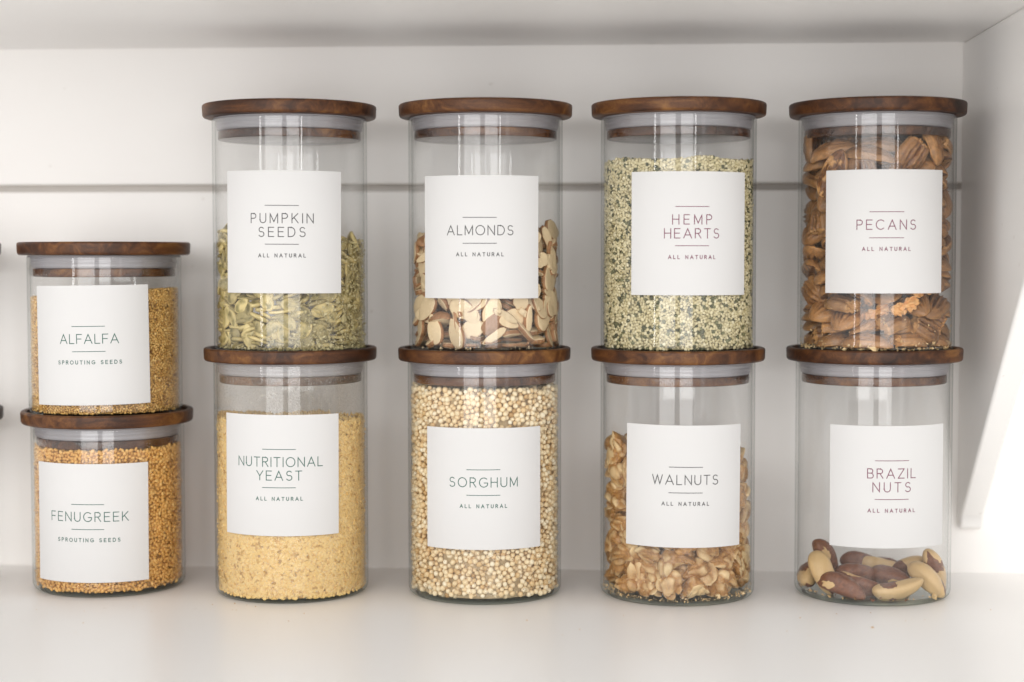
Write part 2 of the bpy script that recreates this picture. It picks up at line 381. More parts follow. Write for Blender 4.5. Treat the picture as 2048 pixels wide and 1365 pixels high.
def make_jar(name_cap, loc, h, label, text=None, phi=0.0, zc=0.0, sub='ALL NATURAL', widths=(), dusty=False, tilt=0.0, lidrot=None, ink_name='grey_ink'):
    j = bpy.data.objects.new('glass_jar', None); C.objects.link(j); j.location = loc; j.empty_display_size = .02
    tag(j, label, 'jar', 'glass storage jars with walnut lids')
    me = glass_mesh(h)
    b = link('glass_body', me, None, j)
    if me.materials[0] is None: me.materials[0] = m_glass; me.materials[1] = m_thick
    if dusty:
        b.material_slots[0].link = 'OBJECT'; b.material_slots[0].material = m_glass_dusty
    lid = link('lid', lid_mesh(), m_wood, j); lid.location = (0, 0, h+.0002); lid.rotation_euler = (0, 0, LIDROT.random()*6.28 if lidrot is None else lidrot)
    s = link('seal', seal_mesh(), m_seal, lid); p = link('lid_plug', plug_mesh(), m_plug, lid)
    if text:
        W_, H_ = 0.0785, 0.0758; nx = 28; V = []; F = []
        r0 = R_OUT+.00008; t = .00022
        for l in (0, t):
            for i in range(nx+1):
                for z in (-H_/2, H_/2): V.append((-W_/2+W_*i/nx, z, l))
        o = 2*(nx+1); e = 2*o
        for i in range(nx):
            a = 2*i; F += [(a, a+1, a+3, a+2), (o+a, o+a+2, o+a+3, o+a+1), (e+a, e+a+2, e+o+a+2, e+o+a), (e+a+1, e+o+a+1, e+o+a+3, e+a+3)]
        F += [(e, e+o, e+o+1, e+1), (e+2*nx, e+2*nx+1, e+o+2*nx+1, e+o+2*nx)]
        V = V+V
        lb = link('label', mesh('label', bend(V, phi, zc, r0, tilt), F), m_paper, j)
        k = .0309/100; ink = Ink(); two = len(text) == 2
        y1, y2, ys = ((53, -24.5, -47) if two else (39, -12.5, -34.5))
        rows = ((27.5, 0) if two else (13.5,))
        for y in (y1, y2): ink.stroke([(-33.5*k, y*k), (33.5*k, y*k)], .00040)
        for tx, y, wpx in zip(text, rows, widths): ink.line(tx, 0, y*k, 18.5*k, wpx*k, .00052)
        ink.line(sub, 0, ys*k, (6.6 if sub[0] == 'A' else 7.0)*k, (95 if sub[0] == 'A' else 132)*k, .00042, .35)
        link('lettering', mesh('lettering', bend([(a, b_, c_+t+.00002) for a, b_, c_ in ink.V], phi, zc, r0, tilt), ink.F, False), INK[ink_name], lb)
    return j

HS, HT = 0.1083, 0.1503
Z2S = HS+.0058; Z2T = HT+.0058
J = {}
def jar(key, i, upper, h, phi, zt, text, widths, label, sub='ALL NATURAL', **kw):
    X, Y, Xt = POS[i]; z0 = ((Z2S if h < .12 else Z2T) if upper else 0.0)
    loc = (Xt if upper else X, Y, z0); J[key] = (Vector(loc), h)
    make_jar(key, loc, h, label, text, phi, zt-.0378-z0, sub, widths, **kw)
POS = [(-0.3242, 0.0020, -0.3250), (-0.1995, -0.0112, -0.1990), (-0.0736, -0.0093, -0.0726), (0.0509, -0.0084, 0.0509), (0.1768, -0.0026, 0.1775)]
jar('alfalfa', 0, 1, .1041, .070, .1992, ['ALFALFA'], [121], 'short glass jar labelled ALFALFA, standing on the FENUGREEK jar', 'SPROUTING SEEDS', tilt=.012, ink_name='green_ink')
jar('fenugreek', 0, 0, HS, .010, .0861, ['FENUGREEK'], [166], 'short glass jar labelled FENUGREEK, standing on the shelf', 'SPROUTING SEEDS', tilt=-.004, ink_name='green_ink')
jar('pumpkin', 1, 1, .1495, .070, .2703, ['PUMPKIN', 'SEEDS'], [127, 94], 'tall glass jar labelled PUMPKIN SEEDS, half full of flat green seeds', tilt=-.006)
jar('yeast', 1, 0, HT, .020, .1190, ['NUTRITIONAL', 'YEAST'], [178, 92], 'tall glass jar labelled NUTRITIONAL YEAST, filled with yellow flakes', dusty=True, tilt=-.006, ink_name='green_ink')
jar('almond', 2, 1, .1495, -.010, .2670, ['ALMONDS'], [135], 'tall glass jar labelled ALMONDS, half full of pale sliced nuts', tilt=-.002)
jar('sorghum', 2, 0, HT, .050, .1110, ['SORGHUM'], [140], 'tall glass jar labelled SORGHUM, filled to the lid with round cream grain', ink_name='green_ink')
jar('hemp', 3, 1, .1495, .130, .2690, ['HEMP', 'HEARTS'], [79, 111], 'tall glass jar labelled HEMP HEARTS, filled with speckled pale green seeds', tilt=-.002, ink_name='plum_ink')
jar('walnut', 3, 0, HT, .060, .1131, ['WALNUTS'], [134], 'tall glass jar labelled WALNUTS, two thirds full of nut pieces', tilt=-.010)
jar('pecan', 4, 1, .1495, -.030, .2700, ['PECANS'], [117], 'tall glass jar labelled PECANS, filled to the lid with brown nuts', ink_name='plum_ink')
jar('brazil', 4, 0, HT, .080, .1127, ['BRAZIL', 'NUTS'], [97, 76], 'tall glass jar labelled BRAZIL NUTS, nearly empty with a few nuts at the bottom', tilt=.002, ink_name='plum_ink')
make_jar('x', (-0.4532, 0.0020, Z2S), .1041, 'upper glass jar cut off by the left edge of the photo, level with ALFALFA')
make_jar('x', (-0.4533, 0.0020, 0), HS, 'lower glass jar cut off by the left edge of the photo, level with FENUGREEK')
# ---- nut and seed shapes (metres): return verts (n,3), faces, tint per vertex (0 = skin, 1 = pale flesh)
def sphere_grid(nu, nv):
    V=[(1,0,0)]; 
    for i in range(1,nu):
        for j in range(nv):
            u=math.pi*i/nu; v=2*math.pi*j/nv
            V.append((math.cos(u), math.sin(u)*math.cos(v), math.sin(u)*math.sin(v)))
    V.append((-1,0,0)); F=[]
    for j in range(nv): F.append((0,1+j,1+(j+1)%nv))
    for i in range(nu-2):
        for j in range(nv):
            a=1+i*nv+j; b=1+i*nv+(j+1)%nv; F.append((a,a+nv,b+nv,b))
    n=len(V)-1; s=1+(nu-2)*nv
    for j in range(nv): F.append((n,s+(j+1)%nv,s+j))
    return np.array(V,float),F
def nz(p,sc,sd=0.0):
    return noise.noise(Vector((p[0]*sc+sd*7.3,p[1]*sc-sd*3.1,p[2]*sc+sd*5.7)))
def gen_pecan(k):
    V,F=sphere_grid(34,56); T=[]; out=[]
    for (x,y,z) in V:
        s=math.sqrt(max(0,y*y+z*z)); ang=math.atan2(z,y)
        prof=max(0.0,1-abs(x)**2.4)**.62
        w=prof*(1-.13*x)*(1+.05*math.sin(5*x+k*2)); cy=math.cos(ang); cz=math.sin(ang)
        t=cy+.07*math.sin(3.2*x+k)+.05*nz((x*2,0,k*1.7),1.3)
        if cz>0:
            g=0.70*math.exp(-(t/.10)**2)
            for c0,am in((.38, .5), (-.46, .45), (.74, .25), (-.80, .25)): g+=am*(.75+.5*nz((x*2.2,c0*3,0),1.5,k))*math.exp(-((t-c0*(1-.25*x*x))/.085)**2)
            g*=min(1,prof**4*1.3)
            r=1-min(.75,g*.95)+.16*nz((x*3,cy*2.4,cz),2.2,k)+.05*nz((x*9,cy*7,cz),2.2,k)
            yy=w*cy*(1-.16*g); zz=w*1.12*(cz**.75)*r
        else:
            g=.75*math.exp(-((cy-.02)/.2)**2)+.25*math.exp(-((abs(cy)-.55)/.12)**2)
            yy=w*cy; zz=-w*(abs(cz)**.7)*(.5-.42*g)*(1+.35*nz((x*4,cy*2,1),1.6,k))
        q=[x,yy,zz]; tint=(.05 if cz<=0 else max(0,.30-.9*g))
        if abs(cy)>.93: tint=.35+.5*max(0,nz(q,5,k))
        if cz<0 and nz(q,3.1,k+4)>.16: tint=.8
        if k>=3:
            cut={3:.15,4:-.15,5:.35}[k]+.16*nz((0,yy,zz),3.2,k)
            if q[0]>cut: q[0]=cut+.03*nz(q,9,k); q[1]*=.93; q[2]*=.93; tint=1.0
        out.append((q[0]*.0157,q[1]*.0088,q[2]*.0058)); T.append(tint)
    V=np.array(out)
    # gentle arch along the length
    V[:,2]-=.9*(V[:,0]**2)/.03*.25
    if k>=3: V[:,0]-=V[:,0].mean()
    return V,F,T
def gen_walnut(k):
    V,F=sphere_grid(46,48); out=[];T=[]
    dims=[(10.5,8,6),(8.5,7.5,6),(11.5,6,5.5),(8,6.5,5.5),(9.5,8.5,5.5),(6.5,5,4.5)][k]
    dx,dy,dz=[d*.001 for d in dims]
    for p in V:
        q=Vector((p[0]*dx,p[1]*dy,p[2]*dz))
        s=q*125+Vector((k*9.1,k*3.3,1.0))+Vector((nz(q,160,k),nz(q,160,k+5),nz(q,160,k+9)))*.5
        d,_=noise.voronoi(s); 
        e=d[1]-d[0]
        lobe=min(1,max(0,e*2.6)); lobe=lobe*lobe*(3-2*lobe)
        r=.86+.20*lobe+.30*nz(q,95,k)+.07*nz(q,260,k)
        q=q*r
        if k in(0,2,4): q.z+= -abs(q.x)**2*60+.002
        if k in(1,3): q.y+= q.x*q.x*70-.002
        if k==2: q.y+=q.x*q.x*45
        tint=.12+.42*lobe+.55*nz(q,150,k+3)
        if q.z<-dz*.55 and k in (0,3):
            q.z=-dz*.55+.35*(q.z+dz*.55)+.0007*nz(q,300,k); tint=.75+.4*nz(q,300,k)
        out.append(q[:]);T.append(max(0,min(1,tint)))
    V=np.array(out); V-=V.mean(0)
    return V,F,T
def slab(outline,t,bulge=.12,skin_side=True):
    # outline: list of (x,y); thick slice with rounded edges; tint 1 on the faces, 0 on the rim
    n=len(outline); V=[];T=[];F=[]
    rings=[(.80,1,1),(.93,.97,1),(1.0,.72,.0),(1.02,0,0),(1.0,-.72,0),(.93,-.97,1),(.80,-1,1)]
    V.append((0,0,t/2*(1+bulge)));T.append(1)
    for (s,z,tt) in rings:
        for (x,y) in outline: V.append((x*s,y*s,z*t/2*(1+bulge*(1-s)*3)));T.append(tt if skin_side else 1)
    V.append((0,0,-t/2*(1+bulge)));T.append(1)
    for j in range(n): F.append((0,1+j,1+(j+1)%n))
    for r in range(len(rings)-1):
        for j in range(n):
            a=1+r*n+j;b=1+r*n+(j+1)%n; F.append((a,a+n,b+n,b))
    e=len(V)-1;s=1+(len(rings)-1)*n
    for j in range(n): F.append((e,s+(j+1)%n,s+j))
    return np.array(V,float),F,T
def gen_almond(k):
    def tear(L,W,n=40,sd=0,am=.05):
        o=[]
        for i in range(n):
            a=2*math.pi*i/n; x=math.cos(a); y=math.sin(a)*(1-.22*x)*(max(0,1-.10*(x>0)*x))
            r=1+am*.8*nz((math.cos(a),math.sin(a),sd),2.0,sd)+am*.5*nz((math.cos(a),math.sin(a),sd),6,sd)
            o.append((x*L/2*r,y*W/2*r))
        return o
    if k==0: V,F,T=slab(tear(.0205,.0125),.0030)
    elif k==1: V,F,T=slab(tear(.0175,.0115,sd=2),.0021)
    elif k==2: V,F,T=slab(tear(.0125,.0105,sd=3,am=.25),.0034)
    elif k==3: V,F,T=slab(tear(.0185,.0055,sd=4,am=.15),.0032)
    elif k==6: V,F,T=slab(tear(.0098,.0075,sd=7,am=.4),.0036,skin_side=False)
    else:
        V,F=sphere_grid(22,26); T=[];o=[]
        L,W,H=((.0215,.0125,.0062),(.0165,.0110,.0050))[k-4]
        for (x,y,z) in V:
            yy=y*(1-.2*x); wr=.035*nz((x*1.5,y*7,z*7),1.6,k)
            if z>-.1: o.append((x*L/2*(1+wr),yy*W/2*(1+wr),z*H*(1+wr))); T.append(0.0 if not(k==5 and nz((x,y,z),2.2,3)>.22) else 1.0)
            else: o.append((x*L/2*.985,yy*W/2*.985,-.1*H+(z+.1)*.0009)); T.append(1.0 if math.hypot(x,y)<.93 or z<-.3 else 0.0)
        V=np.array(o)
    V=np.array(V); V[:,2]+=np.array([.0005*nz(p,200,k) for p in V])
    return V-V.mean(0),F,T
def gen_pumpkin(k):
    V,F=sphere_grid(16,20); o=[];T=[]
    L,W,H=[(.0140,.0086,.0030),(.0122,.0080,.0035),(.0150,.0090,.0027)][k]
    for (x,y,z) in V:
        w=(1-.20*x) if x>0 else 1.0
        if x>.75: w*=1-.25*(x-.75)/.25
        d=math.hypot(x,y)
        rim=1+.05*math.exp(-((d-.86)/.07)**2)
        zz=(abs(z)**.72)*(1 if z>0 else -1)*rim*H/2
        o.append((x*L/2*(1+.12*max(0,x)),y*w*W/2,zz+.0006*(x*x)*(k-1)+.0002*nz((x,y,z),2,k)))
        T.append(max(0,min(1,.5+.9*nz((x,y,z),1.4,k)+.35*(d>.8))))
    return np.array(o),F,T
def gen_brazil(k):
    V,F=sphere_grid(44,32); o=[];T=[]
    L,W,H=[(.036,.0155,.0145),(.037,.0145,.0135),(.033,.0165,.0145),(.032,.0145,.0135),(.034,.0150,.0155)][k]
    for (x,y,z) in V:
        a=math.atan2(z,y); prof=max(0,1-abs(x)**2.6)**.5
        tri=1+.10*math.cos(3*a+.5)+.02*math.cos(5*a+k)
        r=prof*(1-.16*x)*tri*(1+.05*nz((x*2,math.cos(a),math.sin(a)),1.4,k))
        q=[x*L/2, math.cos(a)*r*W/2, math.sin(a)*r*H/2]
        q[2]-=q[0]**2*9.0
        o.append(q)
        n1=nz((x*.9,math.cos(a)*.55,math.sin(a)*.55),.95,k*2.3+1)+.09*nz((x*3,math.cos(a)*2,math.sin(a)*2),4.5,k)
        bias=[-.20,.28,.12,-.16,.02][k]
        T.append(max(0,min(1,.5+(n1+bias)*9)))
    return np.array(o)-np.array(o).mean(0),F,T
GENS={'pecan':(gen_pecan,6),'walnut':(gen_walnut,6),'almond':(gen_almond,7),'pumpkin':(gen_pumpkin,3),'brazil':(gen_brazil,5)}
# resting pose of every piece: shape number, x y z in tenths of a millimetre, quaternion in 99ths
PILES = {
 'pecan': [
3,2,-223,32,96,-1,1,-24,2,270,-178,32,99,-1,1,-3,0,52,263,32,45,0,1,-88,0,-335,178,32,81,-1,0,56,2,236,219,32,81,0,1,56,1,-153,182,31,64,0,1,-75,
1,-248,-186,31,97,-1,0,18,5,139,-352,35,17,-2,-2,-97,0,312,-6,33,8,-1,3,99,1,115,367,97,94,-27,8,-12,5,-302,-16,53,0,-1,-22,97,1,-109,-364,33,97,3,0,-20,
5,320,141,94,16,-18,3,-96,0,-97,311,107,60,-48,12,-61,2,-305,-144,115,14,-5,1,98,5,127,-253,114,90,-4,1,42,0,-283,145,120,99,5,3,-2,1,-90,-252,114,37,6,-16,-90,
3,212,-64,108,74,-10,-4,65,5,78,204,115,14,-1,-12,97,2,311,-153,169,84,49,20,-6,4,267,274,147,21,28,91,-14,5,-240,271,149,11,-18,-28,-93,2,-199,-253,188,87,7,-13,45,
2,-309,-2,175,99,-1,6,-2,0,42,-379,156,16,15,17,-95,2,343,-14,152,95,-4,27,7,4,-30,385,168,21,28,-12,-92,4,348,167,180,39,5,12,90,5,-123,358,224,14,18,-3,-96,
2,-300,-110,231,92,21,-4,30,5,254,-308,127,6,-31,39,-86,1,-292,107,230,23,10,23,93,1,-19,-269,242,14,-45,85,-17,1,331,32,251,22,14,10,95,2,126,294,198,71,4,9,68,
2,-246,-290,270,91,8,5,-39,4,121,-155,203,7,63,-21,-73,2,323,200,271,86,-16,-16,-44,0,-152,219,251,39,7,-26,87,2,-407,-35,347,18,-66,-37,61,4,97,-398,281,16,-78,57,-15,
0,322,201,371,52,-5,1,84,4,-11,243,243,33,20,82,40,0,-251,186,321,31,-7,-9,93,2,-131,-226,302,66,-28,10,-68,2,332,-195,264,56,-1,27,-78,2,154,269,292,51,2,-4,-85,
2,136,213,374,63,1,-5,76,3,-93,216,357,20,22,25,91,0,-284,-219,362,58,-14,4,79,1,189,-269,291,75,27,3,-58,4,-379,87,344,77,-19,56,18,0,30,-295,330,67,14,-9,-71,
2,321,-54,362,20,16,-17,-94,4,62,386,276,7,-40,33,84,5,196,-16,358,81,-28,-49,12,2,-62,324,379,43,13,44,76,0,-248,-27,351,13,-30,-10,-93,3,211,-319,375,86,15,3,-46,
0,279,-154,421,32,3,-32,88,0,42,258,475,91,4,12,37,1,-247,140,406,92,14,-9,-33,0,-63,-374,404,4,-6,3,99,2,322,31,456,21,1,14,96,2,31,410,439,73,-63,15,15,
1,-227,70,487,59,18,-8,77,0,85,-302,461,70,1,15,68,1,-180,335,444,19,42,18,-86,3,-196,-102,443,61,26,45,-59,1,180,-335,529,29,-26,-13,-90,1,371,69,535,61,-13,29,71,
5,325,-97,529,19,4,-11,96,4,200,337,439,71,-30,36,-50,3,-337,221,493,52,20,-45,-68,5,-72,-215,410,83,-29,9,44,0,246,203,484,87,-36,1,30,2,-275,267,671,57,-21,-78,7,
4,-323,-210,444,70,-18,-3,67,0,222,-223,542,86,-46,8,-18,3,-165,-142,530,20,12,-41,87,0,363,-110,652,12,-82,-52,-17,5,87,340,553,34,-7,0,-93,2,-388,5,485,61,-27,9,-73,
5,-142,172,528,61,-54,42,-36,2,-294,-220,552,57,-18,-24,75,5,98,-242,634,81,11,-8,-55,4,269,301,537,91,-16,13,34,0,208,-25,563,66,10,-37,-62,0,6,218,671,72,14,52,-42,
2,-371,178,852,60,-54,-41,41,0,-7,-283,534,68,3,-17,-69,0,-21,-337,673,80,15,12,-54,0,189,208,600,91,2,-12,38,0,-90,333,607,96,13,-15,-15,5,-372,-20,608,8,-79,-59,9,
1,-325,137,638,79,41,-37,23,2,-108,-295,590,50,14,-11,-83,3,275,-254,660,21,8,9,-96,1,135,319,694,22,-81,45,-25,0,-201,-223,657,45,2,-7,-88,5,-196,-323,499,12,31,93,9,
3,307,236,679,90,15,9,37,0,-153,183,653,64,13,3,-74,0,-252,-76,674,43,6,-26,-85,0,155,-204,735,98,5,-7,-10,5,243,48,659,97,-7,8,-17,0,-109,364,713,95,-13,10,21,
0,-281,90,750,88,29,-21,27,2,-148,-406,728,46,-26,67,51,1,246,-85,706,11,12,20,-96,0,106,379,808,37,-90,1,-17,2,-49,214,831,92,0,-33,14,3,-373,-16,739,91,26,-28,2,
1,12,-330,766,50,15,-6,84,2,261,94,742,98,-5,11,0,1,242,216,805,47,-12,-10,-86,0,-230,311,867,64,-55,-42,31,1,-211,-260,747,98,-1,-8,7,4,176,-366,688,32,13,-63,68,
0,230,-71,826,80,-8,17,-56,2,26,357,881,0,44,79,40,0,-219,-38,815,5,50,81,26,2,171,293,925,8,-17,16,-96,1,-158,312,878,53,65,28,45,1,-383,-149,797,19,66,7,-71,
2,4,-354,856,95,6,1,-29,0,379,51,788,64,16,20,71,4,141,-295,803,21,8,9,-96,2,370,224,912,31,72,2,-60,2,-208,155,911,25,12,-36,88,1,-241,-261,834,53,-15,0,82,
5,-51,365,983,51,18,-7,83,2,-281,11,896,89,24,-17,31,3,-112,-422,958,58,-47,52,39,2,317,-243,785,35,-29,39,-79,1,324,50,890,23,2,4,96,4,-59,177,985,54,66,-36,-35,
2,-259,-78,938,82,35,19,-38,0,73,-219,903,87,3,26,39,1,-123,-238,914,47,-11,-19,-84,2,261,-277,902,93,-8,-3,32,1,147,179,949,82,55,4,5,5,-196,117,1011,69,8,-1,71,
2,60,-326,1002,55,-11,26,-78,3,402,92,1021,45,34,67,46,4,-177,275,1025,23,-55,73,-31,0,-282,-179,962,38,10,43,-80,2,-357,139,1011,78,-5,-32,51,0,-137,-368,1066,21,-14,36,89,
2,217,-168,969,83,-24,-1,-48,4,220,314,1011,20,22,-3,94,1,244,84,992,85,17,-10,46,0,-233,310,1066,1,-51,10,85,0,-314,-296,1096,42,-70,-6,-56,4,204,-332,1007,0,-15,-34,92,
1,-55,270,1086,41,25,25,83,0,-367,30,1076,58,-1,-18,78,0,-84,-210,1018,86,-41,4,26,0,352,-63,954,50,25,-39,72,2,386,90,1139,57,-27,-26,72,4,-54,404,1132,81,-51,1,-25,
1,-248,-132,1093,9,-2,16,-97,0,200,-185,1142,47,-13,-31,81,1,219,148,1084,84,-12,-10,51,5,-185,126,1104,79,-3,-4,59,2,-193,-218,1158,93,12,8,-32,0,271,-161,1046,38,9,23,88,
2,303,-93,1108,28,6,22,92,4,92,375,1003,7,-22,22,94,0,-279,190,1157,43,-26,-12,84,2,21,-229,1142,94,-2,27,-13,2,309,-76,1197,92,-21,2,-30,1,85,314,1121,1,75,-62,-19,
3,-351,151,1214,17,-31,-12,92,1,-101,-367,1198,97,8,6,-19,1,105,-352,1119,64,41,-13,62,2,273,56,1231,90,-38,-16,-2,0,-14,-219,1266,97,14,1,-10,5,-342,-21,1166,98,2,-8,9,
3,304,-256,1255,24,53,1,80,0,37,217,1172,12,7,-5,98,1,-215,79,1269,82,11,34,-42,3,157,-144,1231,29,-17,-16,92,4,230,344,1174,53,76,32,16,1,148,-358,1213,20,-12,30,-92,
1,262,208,1191,42,-14,-32,-82,0,-174,221,1259,16,34,57,72,0,-306,-197,1237,93,13,-16,-27,1,75,343,1236,18,3,-22,-95,3,-390,-10,1269,8,-1,99,-2,3,374,-84,1278,42,-28,3,-85,
5,-193,-77,1273,18,43,63,-60,1,239,223,1285,3,2,-20,-97,1,-76,329,1272,90,3,-25,-32,
 ],
 'walnut': [
4,-135,-274,23,85,0,0,-51,3,246,-309,31,96,-2,-1,23,1,236,21,60,29,6,-24,-91,0,-115,268,26,67,2,1,72,5,-392,30,46,14,5,-97,15,1,-239,309,74,36,59,-16,-69,
1,-307,-208,35,92,2,2,36,5,12,-219,47,97,3,4,-17,0,249,-124,26,84,-1,0,-52,1,171,353,35,95,3,0,-27,5,409,54,55,64,12,-29,69,1,30,259,63,28,44,-82,-18,
0,-308,157,27,35,-1,-4,93,2,-254,-354,98,11,-46,-60,-63,5,135,-258,51,81,-5,12,56,5,-334,-66,52,91,-3,15,37,2,-12,-284,88,66,18,-10,71,0,261,-258,98,24,-7,-2,-96,
3,299,246,31,18,-1,2,-97,1,-135,375,78,44,-12,-34,-81,4,-252,-12,75,75,11,20,60,4,-53,-392,89,66,10,-36,64,4,362,-93,72,64,-28,1,-70,3,155,185,31,97,0,1,17,
0,-207,152,96,22,25,-18,92,0,78,336,125,57,23,3,78,3,-393,87,138,48,26,-74,36,0,-159,-207,83,68,-26,11,66,3,98,-397,58,91,-36,-14,6,3,352,160,61,91,35,14,7,
3,283,277,111,11,-23,12,95,1,-25,394,98,88,-11,45,-1,2,-245,-65,146,75,31,-4,56,3,-107,-209,177,65,6,17,72,5,146,-147,100,33,13,-28,-88,3,-400,-20,138,79,28,-40,34,
1,3,-288,198,84,13,15,48,2,252,-101,161,52,2,-15,-83,3,222,324,150,60,-32,-5,72,1,-121,270,161,74,15,32,-55,0,372,90,137,75,17,0,-62,0,71,224,157,87,45,13,-8,
5,-370,175,129,75,-26,-30,-50,0,-252,-192,170,44,32,5,-82,0,154,-307,151,80,15,-6,-57,2,226,167,129,47,20,37,-76,0,-192,180,206,11,5,17,-97,1,-354,-133,191,84,-32,-38,17,
3,103,-393,200,80,27,-37,37,5,273,22,214,88,28,17,32,3,227,64,174,11,47,-74,-44,1,-24,374,229,56,19,0,-80,3,-320,74,203,67,-26,31,-60,2,-194,-347,190,43,-76,41,22,
0,261,-279,216,85,10,26,42,1,121,354,229,70,12,37,58,1,-316,264,187,43,24,-53,-68,2,-304,-215,265,96,23,0,-6,1,127,-204,216,65,-39,5,64,2,388,9,213,79,19,33,-45,
2,-36,-415,213,11,24,35,-89,5,267,-130,250,31,87,-25,-24,0,255,259,234,67,8,7,72,0,-75,379,304,95,18,-15,12,1,-256,-51,259,97,-17,6,-1,2,-145,-209,281,38,23,16,87,
4,154,-213,307,39,2,17,89,0,365,-25,308,90,15,7,39,3,24,235,273,76,-1,-23,59,4,-326,114,280,98,-8,6,-5,5,57,-312,291,57,-35,-36,64,0,399,-163,210,63,-50,-54,21,
0,186,163,292,70,-10,-30,63,1,-220,313,302,26,0,-51,81,0,-390,-34,285,87,11,-42,-20,2,-251,-44,353,94,2,27,15,4,-5,-283,315,89,3,-38,-21,2,194,-128,368,76,-4,14,61,
1,335,159,263,87,29,37,0,4,-122,223,321,88,25,-4,37,1,298,-265,321,21,-32,0,-91,3,277,41,327,18,39,-55,-70,3,131,247,353,30,9,-25,-90,4,-240,96,342,97,-8,18,7,
1,-179,-353,299,68,21,16,-67,4,372,139,354,16,-36,-7,-91,1,108,384,336,92,-21,22,-20,2,-339,104,399,87,-9,-14,45,3,-100,-387,369,11,11,-8,97,3,278,-265,416,2,2,-3,-99,
5,350,-172,350,41,10,25,86,3,259,316,325,56,-15,35,72,0,-165,307,408,82,-23,-2,-50,5,-399,-155,360,51,-23,-53,62,2,-41,-231,389,97,-8,-10,15,4,167,-355,347,76,46,15,-41,
0,356,-66,405,92,1,6,-35,0,243,257,447,19,4,-29,-93,2,-360,207,369,62,-58,-6,51,2,-268,-243,356,60,9,-17,-76,3,313,-144,475,93,7,-25,21,3,193,123,387,52,12,-13,83,
5,7,256,367,56,-8,3,-81,1,-395,-30,472,16,78,-59,-2,2,-148,-221,423,67,-20,-16,69,2,151,-204,445,73,11,-21,-63,2,325,134,447,78,1,-9,-61,0,62,334,426,66,-1,-1,74,
2,-212,135,430,59,25,34,67,5,-245,-318,436,71,-20,41,-52,5,-85,414,432,12,21,-82,50,4,-364,68,502,22,-1,12,96,1,-197,-144,476,77,-39,-19,45,3,291,-280,496,95,14,7,22,
2,329,175,525,11,16,6,97,1,238,-14,460,85,-11,-21,-45,5,197,381,411,29,-59,-33,-67,3,-220,340,526,4,-37,82,40,2,-325,-190,448,26,-76,-54,23,5,35,-419,346,42,-85,-20,-19,
3,-321,228,495,99,1,8,0,0,-147,-352,475,95,18,14,-18,0,144,-347,468,70,37,8,-59,0,274,41,540,96,-10,11,-19,4,63,221,458,73,24,-28,55,4,397,-52,525,89,2,43,-6,
1,128,214,553,92,7,19,29,0,-172,199,500,13,25,-3,95,2,-350,-133,522,42,24,12,86,1,27,-396,466,1,-39,-19,89,0,354,107,601,96,-9,18,-12,5,-4,406,508,12,23,-94,15,
0,-244,33,526,92,-1,28,-22,4,-242,-287,556,2,-11,-4,98,1,180,-168,519,72,-8,-5,-67,3,255,306,543,69,-30,23,61,2,-83,333,518,52,-14,-76,33,4,-247,-91,589,96,7,7,-21,
3,-41,-231,526,49,-60,38,-49,0,259,-62,614,92,5,-8,36,2,304,221,660,64,-8,21,72,1,-24,265,582,54,-47,22,-65,2,-141,-38,704,63,-35,-23,63,2,-128,-355,583,90,0,27,-32,
1,226,-326,574,18,-5,11,-97,3,-355,-195,594,49,36,-2,-78,4,50,-257,599,17,-82,-23,47,1,397,-54,647,90,9,36,16,3,130,376,516,35,-2,6,92,3,-125,187,591,96,5,21,7,
0,156,130,684,30,81,43,-24,0,7,371,603,88,-31,5,-34,3,-380,84,631,88,-44,-5,9,1,-124,-211,603,42,31,58,61,0,133,-203,651,20,-78,-56,16,2,443,-19,786,70,5,-70,-3,
4,97,359,650,90,0,42,-5,1,-323,210,579,6,-6,1,99,0,-214,-300,664,24,21,-2,-94,0,-38,-170,711,4,64,75,10,0,230,279,666,79,5,-42,-42,3,-147,358,633,62,-16,-19,73,
4,-370,-20,608,65,9,-21,-71,2,38,-393,595,7,34,74,-56,0,342,-197,615,27,-3,79,-54,1,127,374,744,51,9,11,84,5,-242,301,614,32,21,24,88,3,-385,-127,680,66,21,-10,-70,
0,83,-398,699,30,-26,-43,-80,4,223,-32,704,93,-19,-5,28,5,-223,97,630,86,-15,-2,-46,0,-47,-87,788,79,17,10,56,3,263,-151,674,94,30,7,2,4,322,187,748,98,8,11,-7,
5,-161,148,681,12,87,-45,-13,4,89,181,702,39,-28,31,81,1,-217,311,699,70,11,2,-69,3,-249,-46,688,78,9,4,61,1,-69,-371,699,18,31,-50,-78,0,126,-62,749,78,-24,-23,51,
5,-54,175,678,65,-19,6,-72,4,-312,208,696,51,27,23,-77,2,-255,-217,715,34,21,-35,-83,3,221,-316,661,65,5,3,74,0,223,52,780,9,23,26,92,2,-108,147,748,92,9,0,-35,
3,-229,-93,780,16,10,96,13,1,122,-277,762,62,34,-57,-39,2,345,-192,758,50,-32,66,-45,0,242,310,814,30,-27,-37,-83,3,-173,-349,767,73,-2,-6,67,3,227,-336,740,96,19,7,15,
1,134,199,796,21,-4,-13,-96,0,-71,341,707,68,-1,12,71,0,-369,34,726,45,-17,-2,-86,2,388,61,739,21,-42,30,-82,5,44,293,766,76,1,-56,31,4,-257,60,757,90,-15,31,22,
2,-260,-253,784,53,12,13,-82,3,224,-332,824,32,-6,2,-94,4,334,139,843,54,-8,1,83,4,-40,369,837,2,-97,2,-20,2,3,58,814,13,-96,21,1,0,-230,-191,867,0,-7,-21,-97,
5,222,-215,729,3,23,92,29,4,-277,250,784,92,6,6,34,2,-345,-148,772,45,27,-3,-84,5,15,-251,780,61,-6,-26,74,5,-30,223,775,5,8,-2,99,1,-396,10,834,78,-8,-9,60,
